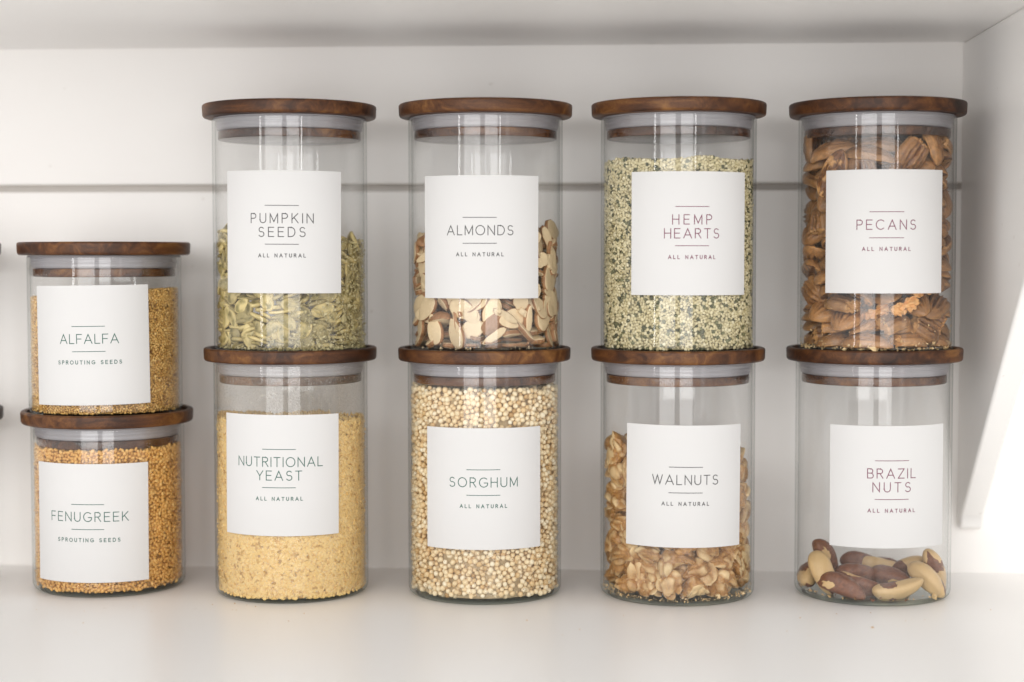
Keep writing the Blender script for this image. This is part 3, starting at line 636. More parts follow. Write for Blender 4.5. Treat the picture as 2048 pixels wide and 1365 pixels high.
1,18,-392,812,4,-10,1,98,0,222,-196,814,87,-27,16,36,3,-128,264,837,88,7,-24,37,4,-229,-12,853,14,14,12,96,5,-106,-377,850,53,-38,57,-48,0,-20,244,874,70,10,30,-62,
5,80,-149,830,29,43,13,-83,2,289,-38,846,83,50,19,3,5,102,400,845,94,-18,5,-26,5,-196,133,839,9,-8,-25,95,3,-82,22,877,57,-4,2,81,1,-223,-325,877,26,-41,68,53,
1,-59,-262,811,8,50,13,-84,4,-167,353,867,76,-39,-6,51,3,-353,161,843,11,-98,13,0,3,-24,-399,925,70,-61,-33,10,3,-279,283,895,55,24,-1,-79,0,70,24,857,71,5,5,-68,
3,-142,203,918,82,43,-11,-35,0,-297,118,902,10,2,-4,-98,5,-426,31,932,56,-43,-37,58,0,-411,-151,916,63,7,70,29,3,-85,-172,929,26,-56,-32,-70,5,-59,426,937,56,-57,38,45,
 ],
 'almond': [
4,-69,-335,26,79,-1,0,59,4,206,-346,26,96,-3,-1,25,1,344,-43,14,29,-1,0,-95,0,196,194,19,67,0,-1,73,1,-279,174,14,95,-1,0,-29,4,-266,-130,26,32,0,2,-93,
6,197,125,60,4,2,-1,99,2,-151,201,21,98,1,1,-15,0,-358,74,19,96,-1,0,-26,3,-216,-194,27,70,65,20,16,0,73,-289,19,59,0,0,-79,2,260,-206,22,86,-1,1,49,
6,8,-232,54,25,-51,9,80,2,412,-34,48,52,1,1,-85,4,-352,-58,45,94,-18,-12,20,4,-192,-306,26,57,-3,3,-81,2,369,-157,21,2,36,92,2,1,361,131,14,92,-1,-1,37,
2,-289,31,86,86,-40,0,29,2,-318,-271,47,46,-27,-26,79,1,58,-366,52,88,1,-6,44,2,-380,-161,79,37,2,-27,88,0,-33,-363,89,68,-2,14,-71,0,231,-101,49,70,-7,6,70,
2,309,10,48,16,-22,19,93,3,-257,102,72,69,-71,-4,-6,3,-264,74,122,0,21,-36,-90,0,-197,-226,87,49,2,-11,-85,2,73,-403,86,42,4,0,-90,5,365,-125,71,32,-3,-13,93,
1,340,123,42,1,0,0,99,4,315,188,80,51,-4,-1,-85,4,-344,144,109,95,7,-26,-4,2,-238,-108,99,13,-3,13,97,4,91,-241,108,90,4,11,39,2,330,-248,57,1,44,-87,-15,
5,-211,145,84,69,-71,-3,3,2,-210,8,55,34,-56,45,-59,3,-113,-283,74,66,-48,-2,56,6,164,-188,22,3,77,-62,0,2,248,37,58,82,-30,-3,46,4,-376,-162,132,50,5,-25,82,
6,-159,-416,70,72,65,-19,-4,1,161,-242,59,99,0,1,-2,5,244,-34,126,77,-6,-2,61,1,202,125,129,57,23,40,67,4,-409,-4,91,63,-28,-8,71,0,-254,-271,125,75,-11,0,64,
2,167,-323,123,32,67,66,2,2,231,-88,87,20,0,-10,-96,3,192,-363,102,87,-18,-10,41,5,411,44,108,36,68,62,-3,5,-258,-73,131,15,-7,13,97,6,-64,-220,72,92,-23,25,11,
0,-274,-20,172,93,-21,-11,-26,4,-142,-221,143,57,5,10,80,1,135,-222,169,91,0,37,-9,5,378,-69,115,6,7,28,95,3,9,-337,139,22,-12,-63,72,1,259,-171,108,95,24,0,16,
6,317,53,99,66,-20,4,-71,2,-194,151,161,95,-23,16,10,4,-265,-306,182,86,-17,-3,-46,2,-383,94,156,88,39,-16,-19,0,-362,-91,210,48,84,-9,-18,4,-42,-405,133,97,9,3,-17,
4,343,-222,116,87,22,2,41,0,288,54,159,89,-22,13,-35,2,-273,-175,174,83,-41,15,-32,0,66,-378,181,45,-11,1,-87,6,240,-237,136,68,-39,-31,52,2,401,113,107,68,-33,7,64,
1,180,174,185,91,-10,-8,-36,2,-396,63,182,87,41,-16,-17,6,-423,14,185,85,36,-11,-34,5,-362,-206,218,79,12,-12,-57,2,-52,-412,214,4,11,-4,-98,4,178,-212,185,64,-24,31,-65,
1,321,78,174,85,-24,10,-45,2,-151,206,202,77,29,-17,-53,0,-287,-1,204,25,-2,-22,-93,5,-195,-152,226,23,63,69,24,2,-51,-443,303,63,-59,38,30,6,351,-241,206,83,42,-13,32,
2,411,43,207,13,-47,38,-77,1,-172,-376,191,73,-22,61,-13,1,189,-409,192,54,-68,17,44,1,309,-111,165,18,-96,-12,-2,4,370,149,168,75,-3,26,59,0,-230,182,224,91,-2,1,-40,
0,-364,16,251,99,0,-3,-9,3,260,-341,120,88,17,43,0,0,286,14,220,92,20,-9,28,0,-341,135,215,91,-18,10,-32,0,-297,-222,259,85,10,25,42,6,-24,-236,140,45,6,-28,-83,
4,425,118,292,65,43,-56,-24,3,-344,-148,280,49,83,23,-4,2,-90,-190,249,42,-59,-36,-57,5,77,-411,300,96,25,2,3,3,327,-187,191,5,4,-25,-96,2,-234,64,251,70,6,2,-70,
2,-243,-337,293,44,-46,5,-76,2,23,-292,202,85,-38,-9,33,1,254,-296,197,73,-16,29,-58,3,444,-37,193,57,-36,62,-37,5,332,-254,263,60,23,39,-65,1,386,-90,208,85,20,9,-47,
0,-358,64,296,20,-2,23,94,3,-215,-133,261,13,-85,41,-26,5,-4,-241,207,25,-27,19,90,2,142,204,211,15,-4,12,97,0,-334,145,287,93,-33,0,-9,6,-211,-238,279,10,65,-70,25,
1,-116,-295,205,66,14,2,-73,2,126,-350,212,4,-21,-97,-1,2,263,-110,203,76,17,10,-61,0,216,176,248,53,19,8,81,6,81,219,247,84,-9,-22,-47,4,-361,-61,296,97,-6,1,-18,
3,-148,-348,230,47,43,47,60,2,64,-396,244,53,-3,-15,82,0,239,-163,271,71,-54,39,-19,5,-233,-55,298,52,15,34,75,3,-91,-359,251,68,37,34,52,0,118,-292,263,53,10,20,81,
2,361,-178,238,93,-27,-8,-17,4,290,148,265,43,-12,10,-88,0,2,-295,281,69,18,-13,-68,6,258,-342,235,45,-27,17,-82,6,423,3,290,36,0,-64,66,1,-325,204,282,17,-2,31,92,
0,-305,-201,314,91,7,19,34,2,-397,-129,359,67,8,-7,-72,4,-146,-345,327,23,60,-75,10,1,143,-309,295,21,16,14,94,1,365,-144,259,92,-31,1,19,4,-218,-266,347,80,-23,0,54,
2,220,-341,309,80,-18,8,-55,1,373,-130,285,37,-8,-30,-86,4,332,139,353,97,-1,-8,20,1,-280,-37,358,5,-3,-11,-98,6,199,-211,267,64,-1,-2,75,4,293,17,276,92,28,-3,23,
6,-232,72,315,79,-3,27,54,2,-288,-151,350,42,18,11,87,6,-52,-399,296,47,53,48,-49,4,359,-81,296,91,-34,0,16,1,185,195,317,19,23,7,-94,0,-216,176,317,65,6,25,70,
1,-403,-45,384,74,-9,-16,-63,0,-63,-311,333,88,-30,9,-32,6,204,-227,309,1,58,-80,-5,1,339,10,350,6,4,5,99,5,-112,216,272,25,-43,8,-85,4,-352,100,365,4,9,19,-97,
0,-337,-224,390,77,11,16,-60,2,103,-221,317,96,-21,13,1,6,293,-306,291,32,8,84,41,6,-438,85,437,64,-41,-57,27,4,-66,-243,350,34,8,26,89,1,223,-310,351,83,-5,-3,-54,
0,337,-29,388,1,5,-4,99,1,179,98,349,57,-16,-68,41,4,-220,117,415,46,-14,20,-84,2,-360,-262,459,57,65,-18,-45,4,23,-381,376,93,4,11,31,0,275,-264,375,72,-19,-3,-65,
1,374,78,413,28,-10,70,-64,3,-287,15,386,8,5,25,95,2,-205,-139,372,98,-10,5,-4,3,139,-350,342,70,3,19,68,5,380,-170,351,60,-6,19,-76,4,248,13,435,47,-51,15,69,
3,-269,-323,428,49,13,-15,84,1,170,-320,381,65,-4,3,74,5,398,-97,422,89,1,-5,42,6,-148,180,357,66,2,-10,73,6,-412,-10,409,94,-18,0,25,6,-121,-381,389,20,96,-3,-14,
1,162,-341,412,25,0,6,96,5,354,-10,452,21,91,33,4,5,241,156,394,83,-18,-37,33,1,-241,-95,401,96,-13,-2,-19,1,451,30,427,19,67,-13,-69,1,-411,187,435,71,-23,-65,-4,
2,-291,-234,425,66,10,18,-71,4,52,-245,393,95,-8,17,20,2,292,-282,420,20,91,-34,-6,3,-366,100,465,91,-14,29,-19,6,-173,-410,463,14,-40,-59,-67,1,290,-290,464,20,53,-80,11,
4,240,-122,372,56,-10,17,79,2,387,127,452,65,65,37,-1,6,-217,217,374,86,19,41,19,5,-47,-413,461,1,19,-29,-93,3,154,-166,318,12,68,38,-60,3,436,-71,499,58,49,26,58,
2,-333,169,422,94,-28,-12,-3,3,-292,-157,480,93,-18,-4,28,6,171,150,441,18,-9,9,97,4,-290,-67,435,97,-17,2,10,5,-111,-252,418,82,-2,-19,52,4,169,-293,446,54,-3,3,83,
5,348,-166,453,31,-18,-34,86,6,64,-235,467,91,-9,7,-38,1,155,-196,476,9,-17,-26,-94,5,361,27,499,23,3,6,96,1,-452,-19,581,69,8,69,13,5,-183,-161,443,49,41,-8,75,
5,-251,86,494,19,-31,-11,92,3,-180,-296,433,29,70,50,40,5,97,-407,453,43,76,18,-43,5,302,-257,488,96,-24,9,3,4,-361,3,467,93,-32,-5,7,5,-108,-334,449,14,-13,36,-90,
0,146,-333,510,47,-10,-24,83,2,228,-95,444,22,4,-20,-94,4,-204,196,505,97,17,-2,-13,5,-392,-116,527,37,-11,6,91,0,-305,-327,601,17,57,40,-69,0,141,-360,542,2,-20,-16,96,
0,323,-115,509,65,-11,-5,74,0,255,149,486,82,40,13,37,1,-345,-177,514,1,48,-85,15,6,13,-323,454,28,13,30,-89,1,175,-213,605,7,-46,-88,-3,3,227,-124,504,12,-80,56,12,
6,-61,202,477,71,-64,-27,2,3,-324,156,501,3,31,28,-90,4,408,28,567,72,-27,-6,-62,0,-305,90,542,79,39,-26,-36,3,-225,-306,454,16,-71,-62,24,2,-69,-320,514,32,13,-9,92,
5,180,-225,528,75,-15,27,57,4,-165,-374,552,87,24,17,-36,2,150,-149,545,71,-55,-41,1,0,305,102,518,22,22,-56,-75,2,-408,81,539,63,-8,31,-70,2,-270,-247,494,78,-4,3,61,
6,-347,22,547,78,-3,-2,61,6,-125,-242,486,2,52,-84,-2,0,62,-290,544,41,26,-26,-83,5,382,-72,552,96,-5,4,-24,1,-204,190,577,22,-9,-5,96,0,-372,68,593,77,3,-6,62,
3,-191,-281,491,74,2,4,66,5,4,-242,527,11,-47,6,86,4,296,-222,558,81,-1,-10,-57,5,317,154,550,15,31,-50,-78,0,-222,-279,533,96,-5,5,-24,4,-31,-366,559,66,20,4,-71,
5,256,-112,586,88,-45,8,-5,2,228,109,570,95,10,-25,-9,4,-245,35,621,62,-25,10,-72,2,-201,-156,527,4,0,-2,99,1,69,-379,584,73,39,3,54,6,411,-172,543,71,22,65,-3,
2,196,74,634,11,-58,-40,68,6,-414,85,695,35,-19,-80,-42,4,-270,-63,529,27,-29,1,-91,6,-89,-219,527,90,-6,8,-41,0,227,-287,624,53,8,-3,83,5,268,-8,563,91,-35,-8,13,
1,-309,212,599,89,-7,3,-43,1,137,211,590,95,0,-2,-28,3,-92,207,587,2,79,23,-55,0,-405,180,660,65,-51,-49,26,2,-336,-228,577,0,29,-90,28,3,-90,-273,585,48,27,-57,-59,
5,373,-245,643,53,9,-69,-46,2,422,146,606,24,-69,-1,-67,3,343,200,622,14,-27,18,93,6,-383,-60,596,84,37,-17,35,4,-186,-228,574,28,-1,-4,-95,3,99,-258,631,90,-5,20,-37,
6,400,-110,609,96,24,4,-6,4,-139,-380,633,92,9,13,-33,1,116,-384,600,59,7,35,-71,5,196,-145,664,70,-28,-3,64,3,-305,222,648,20,-21,-37,87,5,-393,-130,606,65,19,17,-70,
0,-296,-196,615,29,1,-32,-89,1,19,-258,621,25,-14,2,-95,1,237,-291,656,44,7,-4,88,5,341,86,628,12,88,39,18,0,-252,128,659,2,4,-34,-93,1,-186,179,693,83,-10,16,51,
1,-277,-47,610,75,-22,14,-59,6,-81,-219,632,8,76,-63,-4,1,42,-449,653,68,68,-15,19,5,274,-36,631,96,-5,2,-23,3,258,195,624,41,12,-13,-88,3,139,-252,661,41,70,-52,-24,
2,406,-13,651,98,1,-11,-3,6,158,173,626,98,4,0,15,5,-92,260,662,76,-28,19,-54,4,-314,134,713,79,4,-22,-56,4,-331,-138,665,96,19,9,11,4,-65,-257,679,96,-1,9,22,
5,-272,315,689,88,-15,-8,42,2,-388,46,630,6,-3,-5,99,6,-264,-284,627,7,-21,-11,96,1,75,-343,667,52,-19,-13,81,5,295,-178,643,71,-13,16,-66,1,302,103,649,69,-15,-11,68,
2,-188,-93,607,69,-19,68,6,0,181,-409,677,48,21,67,-51,0,292,15,697,98,9,6,-9,1,206,327,661,87,-30,6,35,1,-129,358,637,7,82,-44,-33,6,-385,47,698,8,-17,50,-83,
2,-190,-241,660,15,-17,-8,-96,6,-20,-386,635,65,12,1,-73,2,244,-267,695,7,-3,2,-99,5,277,128,676,97,-3,-16,-11,0,104,358,681,72,-14,-17,-65,0,-203,307,728,77,-17,24,-54,
3,166,148,721,13,-90,38,6,5,72,410,701,17,-6,17,96,2,-367,-9,685,51,6,48,-70,5,-243,-332,717,9,5,14,97,3,35,-322,684,68,-18,-16,68,6,295,-331,698,61,-66,-9,41,
3,108,-265,700,87,16,-12,-43,0,359,-76,689,13,11,-29,93,5,174,212,668,33,-8,-5,-93,3,-254,220,737,4,95,-26,-8,5,-266,-57,705,4,-1,15,98,0,326,182,714,90,-41,-2,-6,
2,-19,403,649,10,87,-42,19,2,-255,15,728,24,-24,39,85,4,-161,-194,712,33,-20,23,88,3,75,-255,748,68,-11,-46,54,5,322,-128,715,6,7,-18,97,2,-329,-256,708,67,-20,-36,-60,
2,412,44,713,39,-41,-39,-71,6,-13,305,681,47,14,-19,-84,3,-36,-373,682,80,-13,-23,53,4,281,244,713,22,-12,-36,-89,4,-36,362,714,57,-26,-13,76,2,55,231,691,92,26,1,-25,
3,37,-376,732,3,-46,-88,3,2,398,-47,748,7,-1,-98,-12,3,400,-182,695,58,54,58,-13,6,125,-370,728,99,1,-8,3,
 ],
 'pumpkin': [
2,-181,-381,13,92,-4,3,-35,1,8,-428,17,99,-3,3,-9,0,146,-398,16,28,1,-5,-95,2,418,-87,31,70,11,-25,-64,0,360,109,16,99,2,0,6,2,-315,219,12,28,1,-1,95,
2,-366,131,12,2,-1,1,-99,2,-402,-23,21,41,12,-2,-89,0,-342,-169,16,15,-1,3,-98,2,-196,-333,57,56,8,-30,-75,1,267,-334,17,32,3,-5,-93,1,374,-178,16,57,-1,-1,81,
0,390,27,16,98,5,0,13,0,313,190,16,94,-3,-1,32,0,-151,-361,36,65,-15,2,-73,0,156,-377,44,19,1,13,96,2,306,-234,23,92,-2,15,-35,2,401,-55,45,93,-14,-28,12,
1,401,150,40,75,-19,-10,-60,2,294,199,40,88,-4,-6,44,2,-372,-91,38,25,2,7,-96,1,-314,-231,28,84,25,7,44,2,355,-228,43,92,3,2,37,0,388,173,65,59,-14,12,77,
0,-410,110,43,61,-1,8,-78,0,-422,-48,58,66,1,-15,-72,0,-268,-290,30,52,7,6,-84,2,-322,-164,73,95,7,-8,25,0,-127,-398,64,9,-18,3,-97,1,46,-426,46,21,-7,-8,-96,
1,-374,198,74,93,4,5,35,0,-312,-201,95,95,9,-8,25,1,-262,-311,62,94,-1,2,31,1,-42,-367,62,38,12,-2,91,2,59,-402,69,94,-13,6,-27,1,382,-142,63,24,-18,8,94,
1,31,-406,105,60,0,13,78,0,371,-210,104,57,9,-15,-79,2,-386,21,71,13,-12,11,97,2,-364,-124,91,88,-11,-13,43,1,-103,-416,86,95,-3,20,-21,1,-390,105,70,11,-9,4,-98,
2,-420,-47,89,65,-8,-9,73,0,-390,-233,61,30,-40,-55,65,2,121,-369,72,50,-13,-9,-84,2,340,-249,70,56,0,-2,-81,2,384,-96,82,96,-13,-15,12,1,449,47,66,35,-57,-43,59,
0,392,74,102,91,3,-6,38,2,-381,42,103,4,5,18,97,1,-406,-128,118,41,-2,-8,90,1,-281,-302,94,73,1,2,67,0,239,-328,63,93,32,-5,-10,0,333,-219,122,81,13,-24,-51,
0,175,-356,88,94,-9,6,-30,0,424,25,124,76,8,-13,61,1,365,210,108,69,8,7,-71,2,-373,135,96,95,-1,12,-25,1,-406,-38,127,97,-7,8,-14,2,-335,-240,115,66,-2,-3,73,
1,-199,-379,109,21,28,91,-16,0,-230,-276,120,84,3,4,51,1,-104,-402,122,46,20,15,84,1,90,-392,118,68,-23,-2,-68,0,208,-333,111,77,-4,1,-62,0,398,-29,130,13,-8,-27,94,
0,386,127,133,83,-13,-11,52,1,395,-153,129,63,-21,-2,73,0,365,165,151,84,-12,-11,50,2,-361,-157,144,98,8,-3,11,1,-200,-362,138,11,12,-25,-94,0,-46,-423,126,92,-12,34,1,
1,-393,170,138,79,5,-4,60,2,7,-392,139,86,6,-2,-49,1,281,-289,119,81,3,1,-57,0,371,-163,158,44,-21,6,86,1,-399,-78,157,98,8,12,0,0,-295,-302,145,47,-2,-6,87,
0,227,-361,156,92,-32,-1,15,1,332,-245,159,48,-27,-12,82,0,387,-95,151,18,-5,42,88,0,-102,-354,170,22,-15,27,-91,0,161,-423,129,34,-53,44,62,0,257,-320,165,7,-10,32,93,
1,371,-195,198,21,12,-15,-95,0,399,-32,165,8,17,16,-96,2,350,167,180,90,-14,-1,38,1,-398,74,144,97,15,-8,-11,0,-381,-185,168,41,7,-9,89,1,-279,-300,193,93,-24,-19,13,
2,-385,-5,210,10,1,28,94,0,-309,-216,176,3,-12,9,-98,1,-237,-356,175,17,-3,6,97,1,-30,-397,173,11,-63,73,-17,0,104,-391,160,45,-3,-8,-88,1,264,-264,166,76,-15,-21,-58,
2,340,187,200,88,-16,-4,43,0,-358,-276,203,61,-10,68,37,1,-122,-411,200,0,-22,-6,-96,0,45,-398,180,76,-21,-10,59,0,142,-412,210,19,4,-42,-88,0,417,77,166,71,3,-13,68,
0,416,71,196,84,17,-5,-49,0,-419,73,183,68,15,3,70,1,-400,-72,200,97,16,1,-11,0,-369,-153,203,95,-8,13,23,0,-387,-80,232,12,-1,-22,96,0,-208,-353,204,1,9,-98,10,
0,144,-378,220,35,-20,38,82,0,400,-155,232,64,-1,-32,-68,1,415,43,221,79,1,-15,58,1,-382,191,189,9,-76,-58,-23,1,417,-53,205,84,31,-7,41,1,-398,71,209,11,-16,7,-97,
2,-293,-220,200,97,10,5,17,1,-408,129,236,58,-33,-4,-73,0,-383,-119,266,7,-16,-2,97,0,-318,-240,232,33,9,4,93,0,335,-252,217,59,29,0,-74,1,399,-106,238,8,19,-29,-93,
0,-354,-177,262,6,20,-76,60,2,-317,-232,260,95,1,13,27,2,-87,-388,210,60,14,21,74,2,26,-415,213,96,5,-9,22,2,216,-337,216,61,-2,27,73,1,324,-250,249,10,-17,-11,96,
0,384,-97,266,93,-27,-20,5,2,117,-357,258,86,1,-15,-47,0,272,-290,233,14,-34,-82,41,1,389,-171,284,10,-39,18,89,0,397,-15,253,1,-2,-98,17,1,381,153,237,14,-23,1,-95,
1,-431,21,256,61,18,21,73,0,-336,-264,302,86,-19,18,-41,2,-263,-312,242,97,12,15,-1,2,331,218,256,38,-20,-7,-89,1,-201,-379,247,6,6,23,96,2,22,-422,239,9,7,1,-98,
1,428,13,277,76,-19,7,60,2,387,128,269,25,14,5,95,2,78,-386,275,63,-14,-7,75,2,235,-319,248,23,27,36,85,0,424,27,307,73,-20,3,64,0,-367,214,254,81,-14,4,56,
0,-345,108,277,51,-23,10,81,1,-226,-351,274,92,-31,12,16,1,-8,-408,265,83,-4,-2,54,0,229,-356,299,35,10,5,-92,2,-343,121,304,2,-23,17,95,2,-393,-121,293,9,-94,24,-17,
0,-330,-232,333,59,-14,3,-78,1,-95,-399,257,92,8,-4,37,0,291,-296,287,98,8,2,9,1,409,-66,324,28,12,34,-88,0,421,42,333,73,-24,1,62,0,361,168,333,16,13,-32,-91,
1,-395,136,309,41,-31,9,84,1,418,-99,350,77,26,-36,44,0,383,130,302,43,-5,4,-89,1,-355,204,296,87,-25,-13,-38,0,-423,27,298,61,-1,-1,-78,2,-399,-144,316,76,11,-14,-61,
1,-270,-295,336,48,12,-4,-86,1,21,-407,306,72,16,-7,66,0,197,-337,339,78,35,-14,-48,1,338,-241,311,97,-15,2,10,1,149,-378,320,55,-9,-28,76,1,385,-134,340,88,37,-26,9,
2,383,100,335,7,10,-3,-98,0,-389,38,327,5,-1,-2,-99,0,-396,-53,344,10,-19,3,97,1,-276,-286,370,10,9,-6,-98,1,-143,-382,293,83,13,-11,51,0,99,-380,331,76,23,-4,-59,
2,249,-303,333,38,1,-7,91,1,349,-201,332,89,-12,-6,-42,1,345,195,346,22,15,-31,-90,1,-408,156,336,53,19,-37,-72,0,-202,-338,335,34,-4,25,-90,1,-63,-406,301,59,-7,-32,73,
1,322,209,367,84,-38,-11,34,1,-451,-29,379,66,29,-63,-26,0,-377,-177,355,6,70,69,-5,0,-309,-267,392,6,-15,18,96,2,-159,-348,345,49,-8,22,-83,0,172,-350,369,84,13,-1,-50,
0,-281,-338,398,22,-58,-55,-54,1,292,-312,367,5,-95,-25,-10,1,322,-163,356,99,-7,-4,-2,1,414,60,371,91,10,-12,-37,0,-397,133,387,88,26,13,35,0,-351,-241,412,79,-24,-8,-54,
2,-190,-372,386,87,12,-21,-40,2,-70,-416,333,95,12,-19,-17,0,84,-416,351,17,17,4,-96,0,254,-295,394,90,15,-13,-37,2,354,-100,381,98,2,-10,-12,2,-335,-139,377,99,-5,-2,1,
0,-119,-349,366,72,15,-2,66,1,15,-421,352,31,30,1,-89,2,221,-285,414,26,-15,-22,92,0,339,-253,363,57,21,9,-78,1,396,164,386,86,11,11,-46,1,-391,38,357,46,0,0,-87,
0,-397,-99,398,77,-45,-22,36,0,-310,-326,499,3,-48,-57,-65,1,-121,-435,364,72,66,-13,-5,1,200,-345,410,85,24,-8,-43,1,311,-273,419,63,0,36,68,2,395,-19,398,5,19,-22,95,
0,421,-68,428,80,-20,-15,53,0,417,92,410,69,-8,-17,68,1,-373,57,388,94,-3,3,30,2,-403,-56,394,76,-44,-28,35,1,-108,-348,396,71,13,2,68,0,-5,-423,390,96,-1,-17,-15,
1,179,-388,419,48,-39,77,11,0,324,-230,425,26,11,30,90,2,-23,-398,412,49,-26,-12,81,0,102,-377,388,69,10,-13,-69,1,413,-179,397,73,-34,-55,16,2,389,61,441,1,-2,-34,93,
0,302,208,426,30,-9,13,-93,2,-438,-103,467,55,-30,-59,50,2,-67,-386,443,73,8,7,66,2,109,-397,420,95,-2,-18,-19,1,233,-332,452,32,4,3,94,0,399,145,441,87,17,-20,-40,
1,-406,141,430,45,-10,27,-83,0,-440,3,436,42,67,-47,-38,2,-351,-152,423,18,23,-5,-94,2,-378,49,422,80,-8,12,56,0,-374,-162,446,87,3,-19,43,1,-204,-359,431,75,23,-10,-60,
0,-93,-388,421,78,10,4,60,0,314,-181,439,82,-23,-1,-50,1,384,151,473,15,84,37,34,0,-369,175,463,94,23,22,2,1,-380,-198,467,73,21,1,-63,1,-212,-373,463,93,7,-15,-30,
0,-90,-414,477,96,-5,8,-23,0,282,-292,474,70,-4,-1,-70,1,378,-178,426,76,22,-34,-49,1,427,-26,455,79,-20,-9,55,1,-385,93,449,5,-15,-2,-98,0,-292,-273,453,3,-13,-35,-92,
0,3,-408,474,35,-25,13,-88,1,210,-347,487,46,3,7,87,0,358,-232,487,56,-2,-21,-79,1,282,-326,516,42,8,-23,-87,2,367,-161,482,11,-14,21,95,2,398,5,466,1,17,-13,-97,
0,-374,202,515,35,-10,31,-86,0,-438,34,518,79,3,60,0,0,-394,-156,515,80,10,7,-57,2,43,-419,480,94,1,28,13,0,-385,109,482,98,1,16,-1,2,-280,-246,461,32,-4,36,87,
0,114,-365,476,84,0,6,-52,0,308,-229,506,97,-17,-14,-2,2,402,-111,497,78,-6,-21,-57,2,-367,-60,481,15,-8,-8,97,1,-297,-213,478,43,-15,-28,-83,0,117,-407,501,26,-3,2,-95,
0,257,-304,533,89,-7,-29,-30,0,324,154,533,92,1,25,-26,2,-345,115,495,96,1,17,-19,1,-225,-355,494,52,-11,-1,83,0,-53,-390,524,79,4,0,59,1,404,-38,511,14,-2,1,98,
0,413,69,504,80,9,8,57,0,-349,-98,508,14,15,8,-97,2,170,-356,518,38,3,3,92,2,-384,-46,529,6,-9,2,98,1,-330,-229,543,12,-4,12,-97,1,-218,-370,532,93,-10,-7,-32,
2,392,-3,560,1,3,-35,93,0,375,158,540,80,21,15,52,2,420,-39,565,70,26,20,-62,2,394,57,533,90,7,5,41,2,342,252,593,58,1,-25,76,1,-354,180,570,40,-7,8,90,
1,-359,71,541,3,5,-19,-97,0,-369,-153,547,94,1,-2,32,1,-257,-283,521,97,19,-8,5,0,-121,-335,531,83,18,-1,51,0,98,-414,535,17,6,9,-97,1,426,-151,619,36,-69,-15,60,
0,394,63,565,11,-9,11,-97,1,382,145,570,33,-11,24,-90,2,-359,120,554,90,-8,-14,-39,2,-360,-192,575,20,-2,5,97,1,-287,-299,559,48,14,6,85,2,-119,-357,552,61,3,11,-77,
0,52,-417,558,95,-1,-15,23,0,333,-235,546,6,4,-20,-97,1,-162,-371,583,74,0,4,-66,2,32,-393,579,76,-8,-12,61,0,198,-341,563,82,0,18,-52,2,367,-213,569,60,-19,-25,-72,
0,415,87,602,71,-8,-1,68,0,274,318,612,12,42,8,-89,0,102,442,657,72,-67,5,-11,2,-407,135,573,75,-16,-32,54,2,-432,33,593,49,-41,-76,0,0,424,43,642,70,-19,-12,66,
1,385,146,624,36,20,-6,-90,1,-353,-282,596,68,57,-38,-22,2,-208,-335,561,86,2,8,49,0,-88,-391,571,67,31,11,65,2,104,-393,599,87,13,12,44,0,377,-156,564,92,-27,6,23,
0,341,222,613,79,5,-30,51,0,-383,118,623,96,9,21,-11,0,-409,-63,555,84,1,-6,51,0,-254,-339,597,87,-14,3,-45,1,-44,-409,569,50,35,9,77,0,173,-420,610,36,58,-40,60,
0,301,-310,612,31,-37,82,-28,2,360,-67,587,91,6,10,-38,0,388,71,653,95,-3,-25,8,2,330,82,655,97,-2,-16,-5,2,-333,200,597,45,1,6,88,2,-410,-59,582,56,0,0,-81,
2,-164,-366,656,65,-19,-24,-69,0,10,-397,603,67,-17,-17,68,1,206,-345,595,11,-85,47,15,1,421,-59,613,51,8,0,-84,2,272,161,600,43,17,-7,87,2,181,378,618,9,13,-20,96,
2,-184,-371,615,5,-7,-4,-99,2,-3,-385,626,73,10,-20,-63,0,123,-364,628,97,4,8,-16,2,254,-219,598,3,-1,-5,99,1,322,-43,628,92,5,12,-33,1,322,27,620,55,78,-24,-6,
2,294,143,617,58,-6,18,-78,0,195,347,632,91,34,5,20,1,50,404,646,39,83,-35,-13,1,-47,328,642,56,12,-6,-81,1,-394,-171,608,81,-14,8,-55,1,-87,-424,632,5,-14,34,92,
0,93,-409,653,32,4,4,-93,0,271,-260,629,53,20,-7,-81,0,362,166,652,86,1,-16,46,0,198,309,640,92,31,4,20,1,103,385,678,24,12,12,95,0,-445,83,736,68,-39,-54,26,
2,-384,-35,608,8,0,0,99,0,-382,-214,659,77,-38,26,-42,1,44,-411,693,56,-49,-11,64,2,202,-244,626,12,20,5,-96,1,331,-153,616,96,21,3,-8,2,341,-73,647,96,10,13,-20,
0,355,-186,640,82,9,-10,54,1,274,156,660,21,-5,6,96,0,234,274,645,87,24,-3,41,2,55,321,684,31,-28,-14,88,1,-397,-100,637,44,-7,3,-88,2,-350,-227,672,78,4,43,42,
0,-303,-330,668,23,29,57,72,2,-119,-394,646,18,-1,-22,-95,0,68,-305,654,9,-25,5,95,1,156,-268,644,33,7,13,-92,2,290,269,659,47,2,24,-84,0,-31,282,706,23,-13,-72,-62,
1,-100,388,656,86,5,-22,44,0,-356,154,648,1,-88,39,21,0,-414,-5,637,46,-8,-9,-87,2,-385,-155,682,30,7,31,89,0,-251,-346,673,69,-54,20,-41,1,-92,-305,648,83,12,-27,-45,
1,51,-319,703,31,-50,-23,76,0,226,-333,658,20,14,13,95,0,356,-206,667,73,17,-2,-65,1,404,-78,672,37,1,-19,90,0,-404,55,655,94,2,16,25,2,-293,-280,696,58,-28,-13,-74,
1,6,-333,673,59,40,-32,-61,0,201,-354,639,18,17,12,95,2,307,241,671,95,24,8,9,2,203,370,677,17,9,10,97,2,-19,360,678,85,-5,-13,49,0,175,268,675,98,4,-10,-3,
